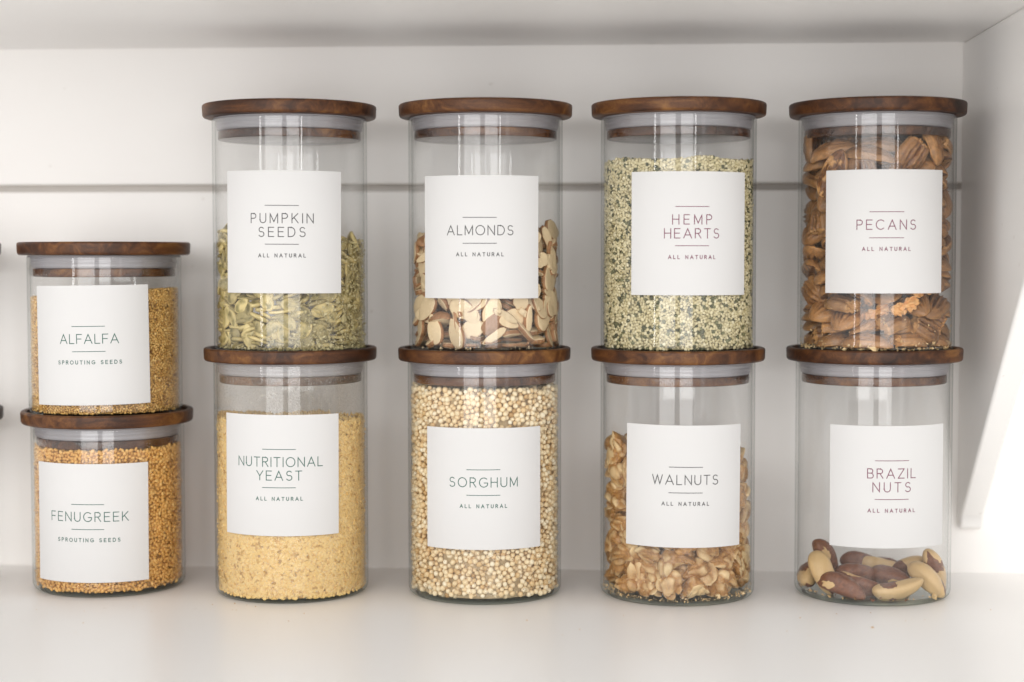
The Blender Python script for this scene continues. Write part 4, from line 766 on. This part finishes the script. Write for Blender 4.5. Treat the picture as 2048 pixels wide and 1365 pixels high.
0,2,449,702,69,68,-16,15,2,-104,327,670,65,-11,-22,71,0,-321,229,689,48,-3,-7,86,2,-360,-67,658,5,-9,-3,-98,0,-183,-338,671,40,-19,23,86,0,-31,-341,663,37,53,61,44,
0,118,-394,685,87,-4,0,47,1,310,-285,668,78,0,-12,59,0,147,281,700,38,-7,1,91,2,-142,304,713,62,14,-13,-75,1,-227,237,718,19,-6,-1,97,0,-397,1,684,99,3,8,3,
1,-71,-422,684,97,-7,2,-21,0,116,-375,713,70,-6,-3,-70,1,270,-168,651,93,-6,-33,-4,1,-165,-280,697,96,14,-6,20,0,-69,382,708,8,-64,-74,11,0,-131,322,687,79,20,-17,-54,
0,-312,269,761,3,77,-56,-27,1,-394,96,680,38,8,7,91,1,-138,427,701,38,-59,33,62,0,-176,308,731,85,3,-16,-48,2,-327,219,715,92,6,1,-35,0,-315,-16,708,65,-12,-12,-72,
0,-374,-151,713,43,-23,-14,-85,0,-246,-234,711,86,19,30,33,1,-105,-305,712,70,9,30,-62,2,8,369,717,45,-8,14,-87,1,-252,179,742,57,7,3,-81,0,-311,126,704,2,0,-14,-98,
0,-421,-50,709,55,14,-3,81,1,-277,-135,725,66,-1,-10,73,0,-191,-370,722,85,-9,-6,-49,1,-262,-315,748,65,37,29,57,1,-276,328,711,91,10,-6,37,0,-351,178,737,40,-3,-12,90,
1,-376,48,713,13,0,-5,-98,0,-383,-109,729,97,-15,12,9,2,-273,325,741,90,19,-5,36,2,-360,157,758,96,14,-5,-18,2,-336,74,738,5,-4,7,99,1,-341,-69,752,95,0,3,27,
1,-226,-210,741,48,29,3,81,1,-76,-420,717,9,-1,-8,-98,2,-397,-20,737,96,5,4,24,1,-340,-239,726,5,18,19,95,2,-190,-321,736,80,-7,7,57,2,-298,-147,749,84,8,-13,51,
1,-191,-271,757,40,-1,-7,-90,
 ],
}

# ------------------------------------------------------------------ loose nuts and seeds: resting poses of every piece
def poses(k):
    d = PILES[k]
    return [(d[i], (d[i+1]/10000, d[i+2]/10000, d[i+3]/10000), Quaternion([v/99 for v in d[i+4:i+8]]).normalized()) for i in range(0, len(d), 8)]
def nut_mesh(kind, k):
    V, F, T = GENS[kind][0](k); me = mesh('%s_%d' % (kind, k), V, F)
    a = me.attributes.new('tint', 'FLOAT', 'POINT'); a.data.foreach_set('value', np.array(T, 'f')); me.materials.append(m_nut[kind]); return me
def view_score(p, phi, zlab):
    # how much of a piece the photograph shows: front, against the glass, not behind the label
    x, y, z = p; r = math.hypot(x, y); a = math.atan2(x, -y)
    hid = abs(a-phi) < .66 and zlab[0]+.004 < z < zlab[1]-.004
    return (0 if hid else 1)+.6*math.cos(a)*r/R_IN - (R_IN-r)*18
LOOK = {
 'pecan': [('whole ridged brown nut half heaped in the PECANS jar', 'whole pecan halves')]*3+[('broken brown nut piece with a pale broken face in the PECANS jar', 'broken pecan pieces')]*3,
 'almond': [('broad flat cream slice with a thin brown edge in the ALMONDS jar', 'broad almond slices')]*2+[('short thick cream slice with a brown edge in the ALMONDS jar', 'short almond slices'),
            ('narrow cream sliver in the ALMONDS jar', 'almond slivers'), ('rounded end cut with smooth brown skin in the ALMONDS jar', 'brown almond ends'),
            ('rounded end cut with flaking brown skin in the ALMONDS jar', 'flaking almond ends'), ('small bare cream fragment in the ALMONDS jar', 'almond fragments')],
 'walnut': [('large lumpy tan nut quarter in the WALNUTS jar', 'large walnut quarters')]*3+[('middling lumpy tan nut piece in the WALNUTS jar', 'walnut pieces')]*2+[('small crumbly tan nut piece in the WALNUTS jar', 'small walnut pieces')],
}
FLAT = {'pumpkin': (.0385, .42, .0022), 'almond': (.0370, .62, .0026), 'pecan': (.0385, .40, .0058)}
def pour(kind, name, group, label, cat, limit=300, scale=1.05, phi=0, zlab=(1, 1), heap=None, heap_label=None):
    base, _ = J[kind]; P = poses(kind); nv = GENS[kind][1]; meshes = [nut_mesh(kind, k) for k in range(nv)]
    P.sort(key=lambda r: -view_score(r[1], phi, zlab))
    rng = random.Random(len(P)); Q = []
    for k, p, q in P:
        r = math.hypot(p[0], p[1])
        if kind in FLAT and r > FLAT[kind][0] and rng.random() < FLAT[kind][1]:
            out_ = Vector((p[0], p[1], 0)).normalized(); up_ = Vector((rng.gauss(0, .22), rng.gauss(0, .22), rng.gauss(0, .18)))
            n_ = (out_+up_).normalized()
            q = n_.to_track_quat('Z', 'Y') @ Quaternion((0, 0, 1), rng.uniform(0, 6.28))
            r2_ = R_IN-FLAT[kind][2]-rng.random()*.0022; p = (out_.x*r2_, out_.y*r2_, p[2])
            if kind == 'almond' and rng.random() < .75: k = rng.choice((0, 0, 0, 1, 1, 2, 3, 4))
        if kind == 'pecan' and k < 3 and rng.random() < .25: k = rng.choice((3, 4, 5))
        if kind == 'almond' and k in (4, 5) and rng.random() < .6: k = rng.choice((0, 1, 2, 3))
        Q.append((k, p, q))
    P = Q
    cos_ = [np.array([v.co[:] for v in me.vertices])*scale for me in meshes]
    def inside(k, p, q):
        # nothing may reach into the glass: slide the piece towards the axis (and up off the floor) until it is clear
        p = np.array(p)*(.995, .995, 1.0); A = cos_[k]@np.array(q.to_matrix()).T
        for _ in range(4):
            W = A+p; r = np.hypot(W[:, 0], W[:, 1]); i = int(r.argmax()); e = r[i]-(R_IN-.0003)
            if e > 0: p[:2] -= W[i, :2]/r[i]*e
        return (p[0], p[1], max(p[2], .0002-A[:, 2].min()))
    P = [(k, inside(k, p, q), q) for k, p, q in P]
    for k, p, q in P[:limit]:
        o = link(name, meshes[k]); s = scale
        o.matrix_world = Matrix.LocRotScale(base+Vector(p)+Vector((0, 0, FLOOR)), q, (s, s, s))
        lb, gr = LOOK[kind][k] if kind in LOOK else (label, group); tag(o, lb, cat, gr)
    if len(P) > limit:
        V = []; F = []; T = []
        for k, p, q in P[limit:]:
            me = meshes[k]; co = np.empty(len(me.vertices)*3, 'f'); me.vertices.foreach_get('co', co); co = co.reshape(-1, 3)*scale
            co = co@np.array(q.to_matrix()).T+np.array(base)+np.array(p)+np.array((0, 0, FLOOR)); n = len(V)
            V += co.tolist(); F += [tuple(n+i for i in f.vertices) for f in me.polygons]
            t = np.empty(len(me.vertices), 'f'); me.attributes['tint'].data.foreach_get('value', t); T += t.tolist()
        me = mesh(heap, V, F); a = me.attributes.new('tint', 'FLOAT', 'POINT'); a.data.foreach_set('value', np.array(T, 'f'))
        tag(link(heap, me, m_nut[kind]), heap_label, cat, None, 'stuff')

pour('pecan', 'pecan', 'pecans in the jar', 'ridged brown half nut heaped in the PECANS jar', 'pecan', scale=1.06)
pour('walnut', 'walnut_piece', 'walnut pieces in the jar', 'lumpy tan nut piece heaped in the WALNUTS jar', 'walnut', scale=1.12)
pour('almond', 'almond_slice', 'sliced almonds in the jar', 'cream and brown slice of nut heaped in the ALMONDS jar', 'almond', phi=-.01, zlab=(.033, .108), heap='almond_slices', heap_label='cream nut slices deeper in the ALMONDS jar', scale=0.98)
pour('pumpkin', 'pumpkin_seed', 'pumpkin seeds in the jar', 'flat olive green seed heaped in the PUMPKIN SEEDS jar', 'seed', phi=.09, zlab=(.038, .112), heap='pumpkin_seeds', heap_label='green seeds deeper in the PUMPKIN SEEDS jar', scale=1.06)

# each brazil nut by hand: shape, centre (cm, in the jar), direction of its long axis, roll, label
BRAZIL = [
 (0, (-2.35, -3.05, .72), (.85, -.45, -.28), 0, 'brown nut with a pale chipped end lying at the front left of its jar'),
 (1, (1.10, -3.40, .72), (1, .12, .22), 3.0, 'large cream nut with one brown patch lying at the front centre of its jar'),
 (2, (3.20, -1.95, 1.05), (.62, -.35, -.60), .4, 'cream nut with a brown end sloping down behind the front cream nut'),
 (1, (4.00, -.15, 1.15), (.28, .15, -.95), 1.0, 'small pale nut standing upright against the right side of the jar'),
 (2, (-3.45, -2.05, 1.45), (.38, -.25, -.85), 1.3, 'cream nut with a brown side leaning steeply against the left side of the jar'),
 (0, (-3.05, -.35, 2.0), (.32, .25, -.88), .2, 'topmost nut in the jar, brown and upright behind the leaning cream nut'),
 (0, (-1.05, -.95, 1.15), (.9, .3, -.15), .5, 'dark brown nut lying in the middle of the heap behind the front left nut'),
 (3, (-.45, 1.35, 1.50), (1, 0, -.25), 0, 'dark nut showing highest at the back of the middle of the heap'),
 (1, (.95, 1.10, 1.20), (1, .1, -.22), 2.0, 'cream nut lying flat at the back between two brown nuts'),
 (2, (2.55, .85, 1.30), (-1, .1, -.25), .8, 'slim nut with a brown tip pointing up to the right at the back'),
 (3, (.95, -1.05, 1.00), (.8, -.5, -.12), 1.0, 'small brown nut just behind the front centre cream nut'),
 (4, (-4.00, .55, .85), (.2, .9, .1), 0, 'nut half hidden at the far left edge of the jar'),
 (0, (-1.20, -2.05, .70), (.9, -.28, -.20), 2.4, 'brown nut squeezed between the two front nuts and the heap'),
 (4, (1.50, 2.75, .75), (.7, -.6, 0), 0, 'nut lying on the jar floor at the very back of the heap'),
]
def brazil():
    base, _ = J['brazil']; meshes = [nut_mesh('brazil', k) for k in range(5)]
    for k, p, ax, roll, lb in BRAZIL:
        q = Vector(ax).to_track_quat('X', 'Z') @ Quaternion((1, 0, 0), roll)
        o = link('brazil_nut', meshes[k]); o.matrix_world = Matrix.LocRotScale(base+Vector((p[0], p[1], p[2]*.90))*.01+Vector((0, 0, FLOOR)), q, (0.90, 0.85, 0.85))
        tag(o, lb, 'brazil nut', 'brazil nuts in the jar')
brazil()

# ------------------------------------------------------------------ grain: random close packing against the glass
def pack(d, top, layers, seed, fill=0.60, iters=26, rmax=None):
    rng = np.random.default_rng(seed); R = (rmax or R_IN-.0002)-d*.42; r0 = R-d*layers
    hmax = max(top(a, .04) for a in np.linspace(-3.1, 3.1, 40)); zlo = FLOOR+d*.42
    vol = math.pi*(R*R-r0*r0)*(hmax-zlo)+math.pi*r0*r0*d*layers
    n = int(vol*fill/(math.pi/6*d**3)*1.04)
    nt_ = int(n*(math.pi*r0*r0*d*layers)/vol)
    rr = np.sqrt(rng.uniform(r0*r0, R*R, n)); rr[:nt_] = r0*np.sqrt(rng.uniform(0, 1, nt_))
    a = rng.uniform(-math.pi, math.pi, n); z = rng.uniform(zlo, hmax, n); z[:nt_] = hmax-d*layers*rng.uniform(0, 1, nt_)
    P = np.c_[rr*np.cos(a), rr*np.sin(a), z]
    cs = d*1.0; K = 5
    for it in range(iters):
        g = np.floor(P/cs).astype(np.int64); g -= g.min(0)-1; dim = g.max(0)+2
        key = (g[:, 0]*dim[1]+g[:, 1])*dim[2]+g[:, 2]; order = np.argsort(key, kind='stable'); ks = key[order]
        first = np.searchsorted(ks, ks, 'left'); slot = np.arange(n)-first; ok = slot < K
        tab = -np.ones((int(dim.prod()), K), np.int32); tab[ks[ok], slot[ok]] = order[ok]
        disp = np.zeros_like(P)
        for dx in (-1, 0, 1):
            for dy in (-1, 0, 1):
                for dz in (-1, 0, 1):
                    nb = tab[key+(dx*dim[1]+dy)*dim[2]+dz]
                    for s in range(K):
                        j = nb[:, s]; m = np.nonzero((j >= 0) & (j != np.arange(n)))[0]
                        if not len(m): continue
                        v = P[m]-P[j[m]]; L2 = np.sqrt((v*v).sum(1))+1e-9; c = L2 < d
                        disp[m[c]] += v[c]/L2[c, None]*((d-L2[c])*.42)[:, None]
        P += disp
        r = np.hypot(P[:, 0], P[:, 1]); f = np.minimum(1, R/np.maximum(r, 1e-9)); P[:, :2] *= f[:, None]; r = np.minimum(r, R)
        P[:, 2] = np.maximum(P[:, 2], zlo); zt = hmax
        P[:, 2] = np.minimum(P[:, 2], zt)
        low = (P[:, 2] < hmax-d*layers) & (r < r0) & (r > 1e-6)
        P[low, :2] *= (r0/r[low])[:, None]
    T = np.array([top(math.atan2(x, -y), math.hypot(x, y)) for x, y, _ in P]); P = P[P[:, 2] < T]
    return P, rng

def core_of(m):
    # the same grain seen as a mass between the front grains: darkened colours of the ramp, mottled
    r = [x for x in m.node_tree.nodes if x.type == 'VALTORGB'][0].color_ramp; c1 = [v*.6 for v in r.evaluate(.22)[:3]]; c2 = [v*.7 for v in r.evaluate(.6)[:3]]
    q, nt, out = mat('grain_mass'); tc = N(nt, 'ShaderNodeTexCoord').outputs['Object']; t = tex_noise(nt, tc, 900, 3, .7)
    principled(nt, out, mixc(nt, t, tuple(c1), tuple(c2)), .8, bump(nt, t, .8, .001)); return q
def grain(key, name, d, top, layers, m, dims, shade, label, cat, seed, tangent=.6, sub=2, extra=None, fill=.60, cut=None):
    base, _ = J[key]; P, rng = pack(d, top, layers, seed, fill)
    if cut is not None: P = P[P[:, 1] < cut]
    n = len(P); az = np.arctan2(P[:, 1], P[:, 0])
    # short axis points mostly to the glass, long axis anywhere in the wall's plane
    rot = np.empty((n, 3)); wall = rng.uniform(0, 1, n) < tangent
    for i in range(n):
        if wall[i]:
            q = Euler((0, 0, az[i])).to_quaternion() @ Euler((rng.uniform(0, 6.28), rng.normal(0, .25), 0)).to_quaternion() @ Euler((0, math.pi/2, 0)).to_quaternion()
            e = q.to_euler()
        else: e = rng.uniform(0, 6.28, 3)
        rot[i] = e[:]
    scl = np.array(dims)[None, :]*rng.uniform(.80, 1.14, (n, 1))*rng.uniform(.94, 1.06, (n, 3)); sh = shade(rng, n, P)
    if extra is not None:
        eP, eR, eS, eh = extra(rng); P = np.r_[P, eP]; rot = np.r_[rot, eR]; scl = np.r_[scl, eS]; sh = np.r_[sh, eh]; n = len(P)
    # the heap goes on behind the visible grains: one solid core joined in, a little behind the glass
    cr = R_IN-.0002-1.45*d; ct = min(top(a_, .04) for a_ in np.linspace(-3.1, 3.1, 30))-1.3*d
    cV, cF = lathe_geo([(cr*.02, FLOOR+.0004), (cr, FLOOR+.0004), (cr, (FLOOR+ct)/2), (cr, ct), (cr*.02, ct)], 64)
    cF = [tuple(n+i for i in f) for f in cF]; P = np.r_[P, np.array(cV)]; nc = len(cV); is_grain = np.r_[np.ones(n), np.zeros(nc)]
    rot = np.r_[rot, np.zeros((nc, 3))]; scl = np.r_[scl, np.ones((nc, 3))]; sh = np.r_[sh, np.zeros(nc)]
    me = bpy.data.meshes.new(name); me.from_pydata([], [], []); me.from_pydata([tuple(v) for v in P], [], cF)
    for nm, ty, arr in (('rot', 'FLOAT_VECTOR', rot), ('scl', 'FLOAT_VECTOR', scl), ('shade', 'FLOAT', sh), ('is_grain', 'FLOAT', is_grain)):
        at = me.attributes.new(nm, ty, 'POINT'); at.data.foreach_set('vector' if ty != 'FLOAT' else 'value', arr.astype('f').ravel())
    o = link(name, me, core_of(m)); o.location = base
    ng = bpy.data.node_groups.new(name, 'GeometryNodeTree'); ng.interface.new_socket('Geometry', in_out='INPUT', socket_type='NodeSocketGeometry'); ng.interface.new_socket('Geometry', in_out='OUTPUT', socket_type='NodeSocketGeometry')
    gi = ng.nodes.new('NodeGroupInput'); go = ng.nodes.new('NodeGroupOutput')
    ico = ng.nodes.new('GeometryNodeMeshIcoSphere'); ico.inputs['Radius'].default_value = .5; ico.inputs['Subdivisions'].default_value = sub
    sm = ng.nodes.new('GeometryNodeSetShadeSmooth'); st = ng.nodes.new('GeometryNodeSetMaterial'); st.inputs['Material'].default_value = m
    ip = ng.nodes.new('GeometryNodeInstanceOnPoints')
    def named(nm, ty):
        a = ng.nodes.new('GeometryNodeInputNamedAttribute'); a.data_type = ty; a.inputs['Name'].default_value = nm; return a.outputs['Attribute']
    ng.links.new(ico.outputs['Mesh'], sm.inputs[0]); ng.links.new(sm.outputs[0], st.inputs[0]); ng.links.new(st.outputs[0], ip.inputs['Instance'])
    ng.links.new(gi.outputs[0], ip.inputs['Points']); ng.links.new(named('rot', 'FLOAT_VECTOR'), ip.inputs['Rotation']); ng.links.new(named('scl', 'FLOAT_VECTOR'), ip.inputs['Scale']); ng.links.new(named('is_grain', 'FLOAT'), ip.inputs['Selection'])
    jn = ng.nodes.new('GeometryNodeJoinGeometry'); ng.links.new(ip.outputs[0], jn.inputs[0]); ng.links.new(gi.outputs[0], jn.inputs[0]); ng.links.new(jn.outputs[0], go.inputs[0])
    md = o.modifiers.new('grains', 'NODES'); md.node_group = ng
    return tag(o, label, cat, None, 'stuff')

uni = lambda rng, n, P: np.clip(rng.normal(.55, .20, n), 0, 1)
m_sorg = mat_grain('sorghum_grain', [(0, (.46, .27, .10)), (.25, (.74, .52, .26)), (.55, (.86, .70, .44)), (1, (.92, .83, .63))], .5, 700, (.30, .18, .09))
grain('sorghum', 'sorghum_grain', .0033, lambda a, r: .1345, 1.7, m_sorg, (.00355, .00345, .0032), uni, 'round cream grain filling the SORGHUM jar', 'grain', 1, .3)
m_fenu = mat_grain('fenugreek_seed', [(0, (.40, .19, .04)), (.2, (.66, .35, .08)), (.6, (.72, .395, .105)), (1, (.84, .53, .18))], .5)
grain('fenugreek', 'fenugreek_seeds', .0023, lambda a, r: .0945, 1.8, m_fenu, (.0033, .0023, .0020), uni, 'ochre brown seeds filling the FENUGREEK jar', 'seeds', 2, .5)
m_alf = mat_grain('alfalfa_seed', [(0, (.26, .12, .035)), (.18, (.54, .29, .07)), (.55, (.70, .41, .11)), (1, (.86, .59, .22))], .5)
def clumps(rng, n, P): return np.clip(rng.normal(.52, .22, n)+.12*np.sin(P[:, 0]*300+P[:, 2]*170)*np.sin(P[:, 2]*260+2), 0, 1)
grain('alfalfa', 'alfalfa_seeds', .0016, lambda a, r: (.0798+.0028*math.sin(a)*r/.047), 1.9, m_alf, (.0023, .0017, .0015), clumps, 'small golden olive seeds filling the ALFALFA jar', 'seeds', 3, .4, sub=1, cut=.02)
m_hemp = mat_grain('hemp_heart', [(0, (.06, .065, .03)), (.10, (.20, .20, .09)), (.16, (.42, .36, .18)), (.6, (.66, .575, .34)), (1, (.80, .73, .50))], .55)
def hemp_shade(rng, n, P):
    s = np.clip(rng.normal(.62, .16, n), .26, 1); dk = rng.uniform(0, 1, n) < .16; s[dk] = rng.uniform(0, .09, dk.sum()); return s
grain('hemp', 'hemp_hearts', .0019, lambda a, r: .1212+.0009*math.sin(a*5)*r/.047, 1.9, m_hemp, (.0030, .0024, .0018), hemp_shade, 'pale green hulled seeds with dark flecks filling the HEMP HEARTS jar', 'seeds', 4, .55, sub=1, cut=.02, fill=.66)
m_yeast = mat_grain('yeast_flake', [(0, (.42, .23, .055)), (.10, (.64, .39, .11)), (.35, (.78, .52, .175)), (1, (.85, .62, .26))], .8, 1400)
def yeast_shade(rng, n, P):
    s = np.clip(rng.normal(.62, .15, n), .2, 1); a = np.arctan2(P[:, 0], -P[:, 1])*R_IN
    big = np.array([noise.noise(Vector((u*120, v*260, 3.0)))+.6*noise.noise(Vector((u*420, v*900, 7.0))) for u, v in zip(a, P[:, 2])]); s = np.clip(s+.28*big, .18, 1)
    dk = (rng.uniform(0, 1, n) < .03) | ((big < -.42) & (rng.uniform(0, 1, n) < .25)); s[dk] = rng.uniform(0, .12, dk.sum()); return s
grain('yeast', 'yeast_flakes', .0014, lambda a, r: .1138+.0015*math.sin(a*3)*r/.047+.0012*math.sin(a*11), 1.8, m_yeast, (.0030, .0024, .0011), yeast_shade, 'pale yellow flakes filling the NUTRITIONAL YEAST jar', 'flakes', 5, .85, sub=2, cut=.02, fill=.62)

# ------------------------------------------------------------------ crumbs and dust clinging inside the glass
def crumbs(key, name, n, zmax, m, size, label, az=None, seed=9, shade=(.3, .9), floor=.35):
    base, _ = J[key]; rng = np.random.default_rng(seed); P = []
    while len(P) < n:
        if rng.random() < floor:
            r = (R_IN-.0012)*(1-rng.exponential(.05)); a = rng.uniform(-1.9, 1.9); z = FLOOR+.0004+rng.exponential(.0006)
            if r < .01: continue
        else:
            r = R_IN-.0004; a = rng.uniform(-1.7, 1.7); z = FLOOR+rng.random()**1.6*(zmax-FLOOR)
            if az is not None and rng.random() > az(a, z): continue
        P.append((r*math.sin(a), -r*math.cos(a), z))
    P = np.array(P); V0 = np.array([(1, 0, 0), (-1, 0, 0), (0, 1, 0), (0, -1, 0), (0, 0, 1), (0, 0, -1)], float)
    F0 = [(0, 2, 4), (2, 1, 4), (1, 3, 4), (3, 0, 4), (2, 0, 5), (1, 2, 5), (3, 1, 5), (0, 3, 5)]; V = []; F = []; T = []
    for i, p in enumerate(P):
        s_ = size*rng.lognormal(-.1, .55); q = Euler(rng.uniform(0, 6.28, 3)).to_matrix()
        v = (V0*rng.uniform(.5, 1.1, (6, 3))*s_*np.array([1, .8, .45]))@np.array(q)+p; F += [tuple(6*i+k for k in f) for f in F0]; V += v.tolist(); T += [rng.uniform(*shade)]*6
    me = mesh(name, V, F, False); a = me.attributes.new('tint', 'FLOAT', 'POINT'); a.data.foreach_set('value', np.array(T, 'f'))
    o = link(name, me, m); o.location = base; tag(o, label, 'crumbs', None, 'stuff')
m_crumb = mat_nut('seed_crumb', (0.26, 0.21, 0.07), (0.44, 0.37, 0.15), (0.68, 0.60, 0.36), 0.1, 1.0, 0.8, var=0.0)
crumbs('pumpkin', 'seed_crumbs', 4200, .072, m_crumb, .00066, 'pale green crumbs packed against the lower right glass of the PUMPKIN SEEDS jar', az=lambda a, z: max(.02, min(1, .95/(1+math.exp(-(a-.25-(z-.03)*9)*7)))), floor=.12)
crumbs('pecan', 'nut_crumbs', 420, .03, m_nut['walnut'], .0007, 'fine pale crumbs along the bottom of the PECANS jar', az=lambda a, z: .25 if z > .008 else 1, seed=3, shade=(.5, 1))
crumbs('walnut', 'nut_crumbs', 380, .02, m_nut['walnut'], .0006, 'fine pale crumbs along the bottom of the WALNUTS jar', az=lambda a, z: .15 if z > .007 else 1, seed=4, shade=(.6, 1))
crumbs('almond', 'nut_crumbs', 160, .02, m_nut['almond'], .0006, 'tiny crumbs along the bottom of the ALMONDS jar', az=lambda a, z: .1, seed=5, shade=(0, 1))
crumbs('brazil', 'nut_crumbs', 60, .004, m_nut['brazil'], .0009, 'a few flakes of nut skin on the floor of the BRAZIL NUTS jar', seed=6, shade=(0, 1), floor=1.0)

# a few specks of food on the shelf in front of the jars
rng = np.random.default_rng(12); V = []; F = []
for i in range(46):
    x, y = rng.uniform(-.36, .34), -.055-abs(rng.normal(0, .05)); s_ = .00035*rng.lognormal(0, .5); n = len(V)
    for dx, dy, dz in ((1, 0, 0), (-1, .3, 0), (0, 1, .2), (.2, -1, 0), (0, 0, .9)): V.append((x+dx*s_, y+dy*s_, .0001+dz*s_))
    F += [(n, n+2, n+4), (n+2, n+1, n+4), (n+1, n+3, n+4), (n+3, n, n+4)]
me = mesh('shelf_crumbs', V, F, False); a = me.attributes.new('tint', 'FLOAT', 'POINT'); a.data.foreach_set('value', np.full(len(V), .5, 'f'))
tag(link('shelf_crumbs', me, m_nut['walnut']), 'tiny specks of food scattered on the white shelf in front of the jars', 'crumbs', None, 'stuff')
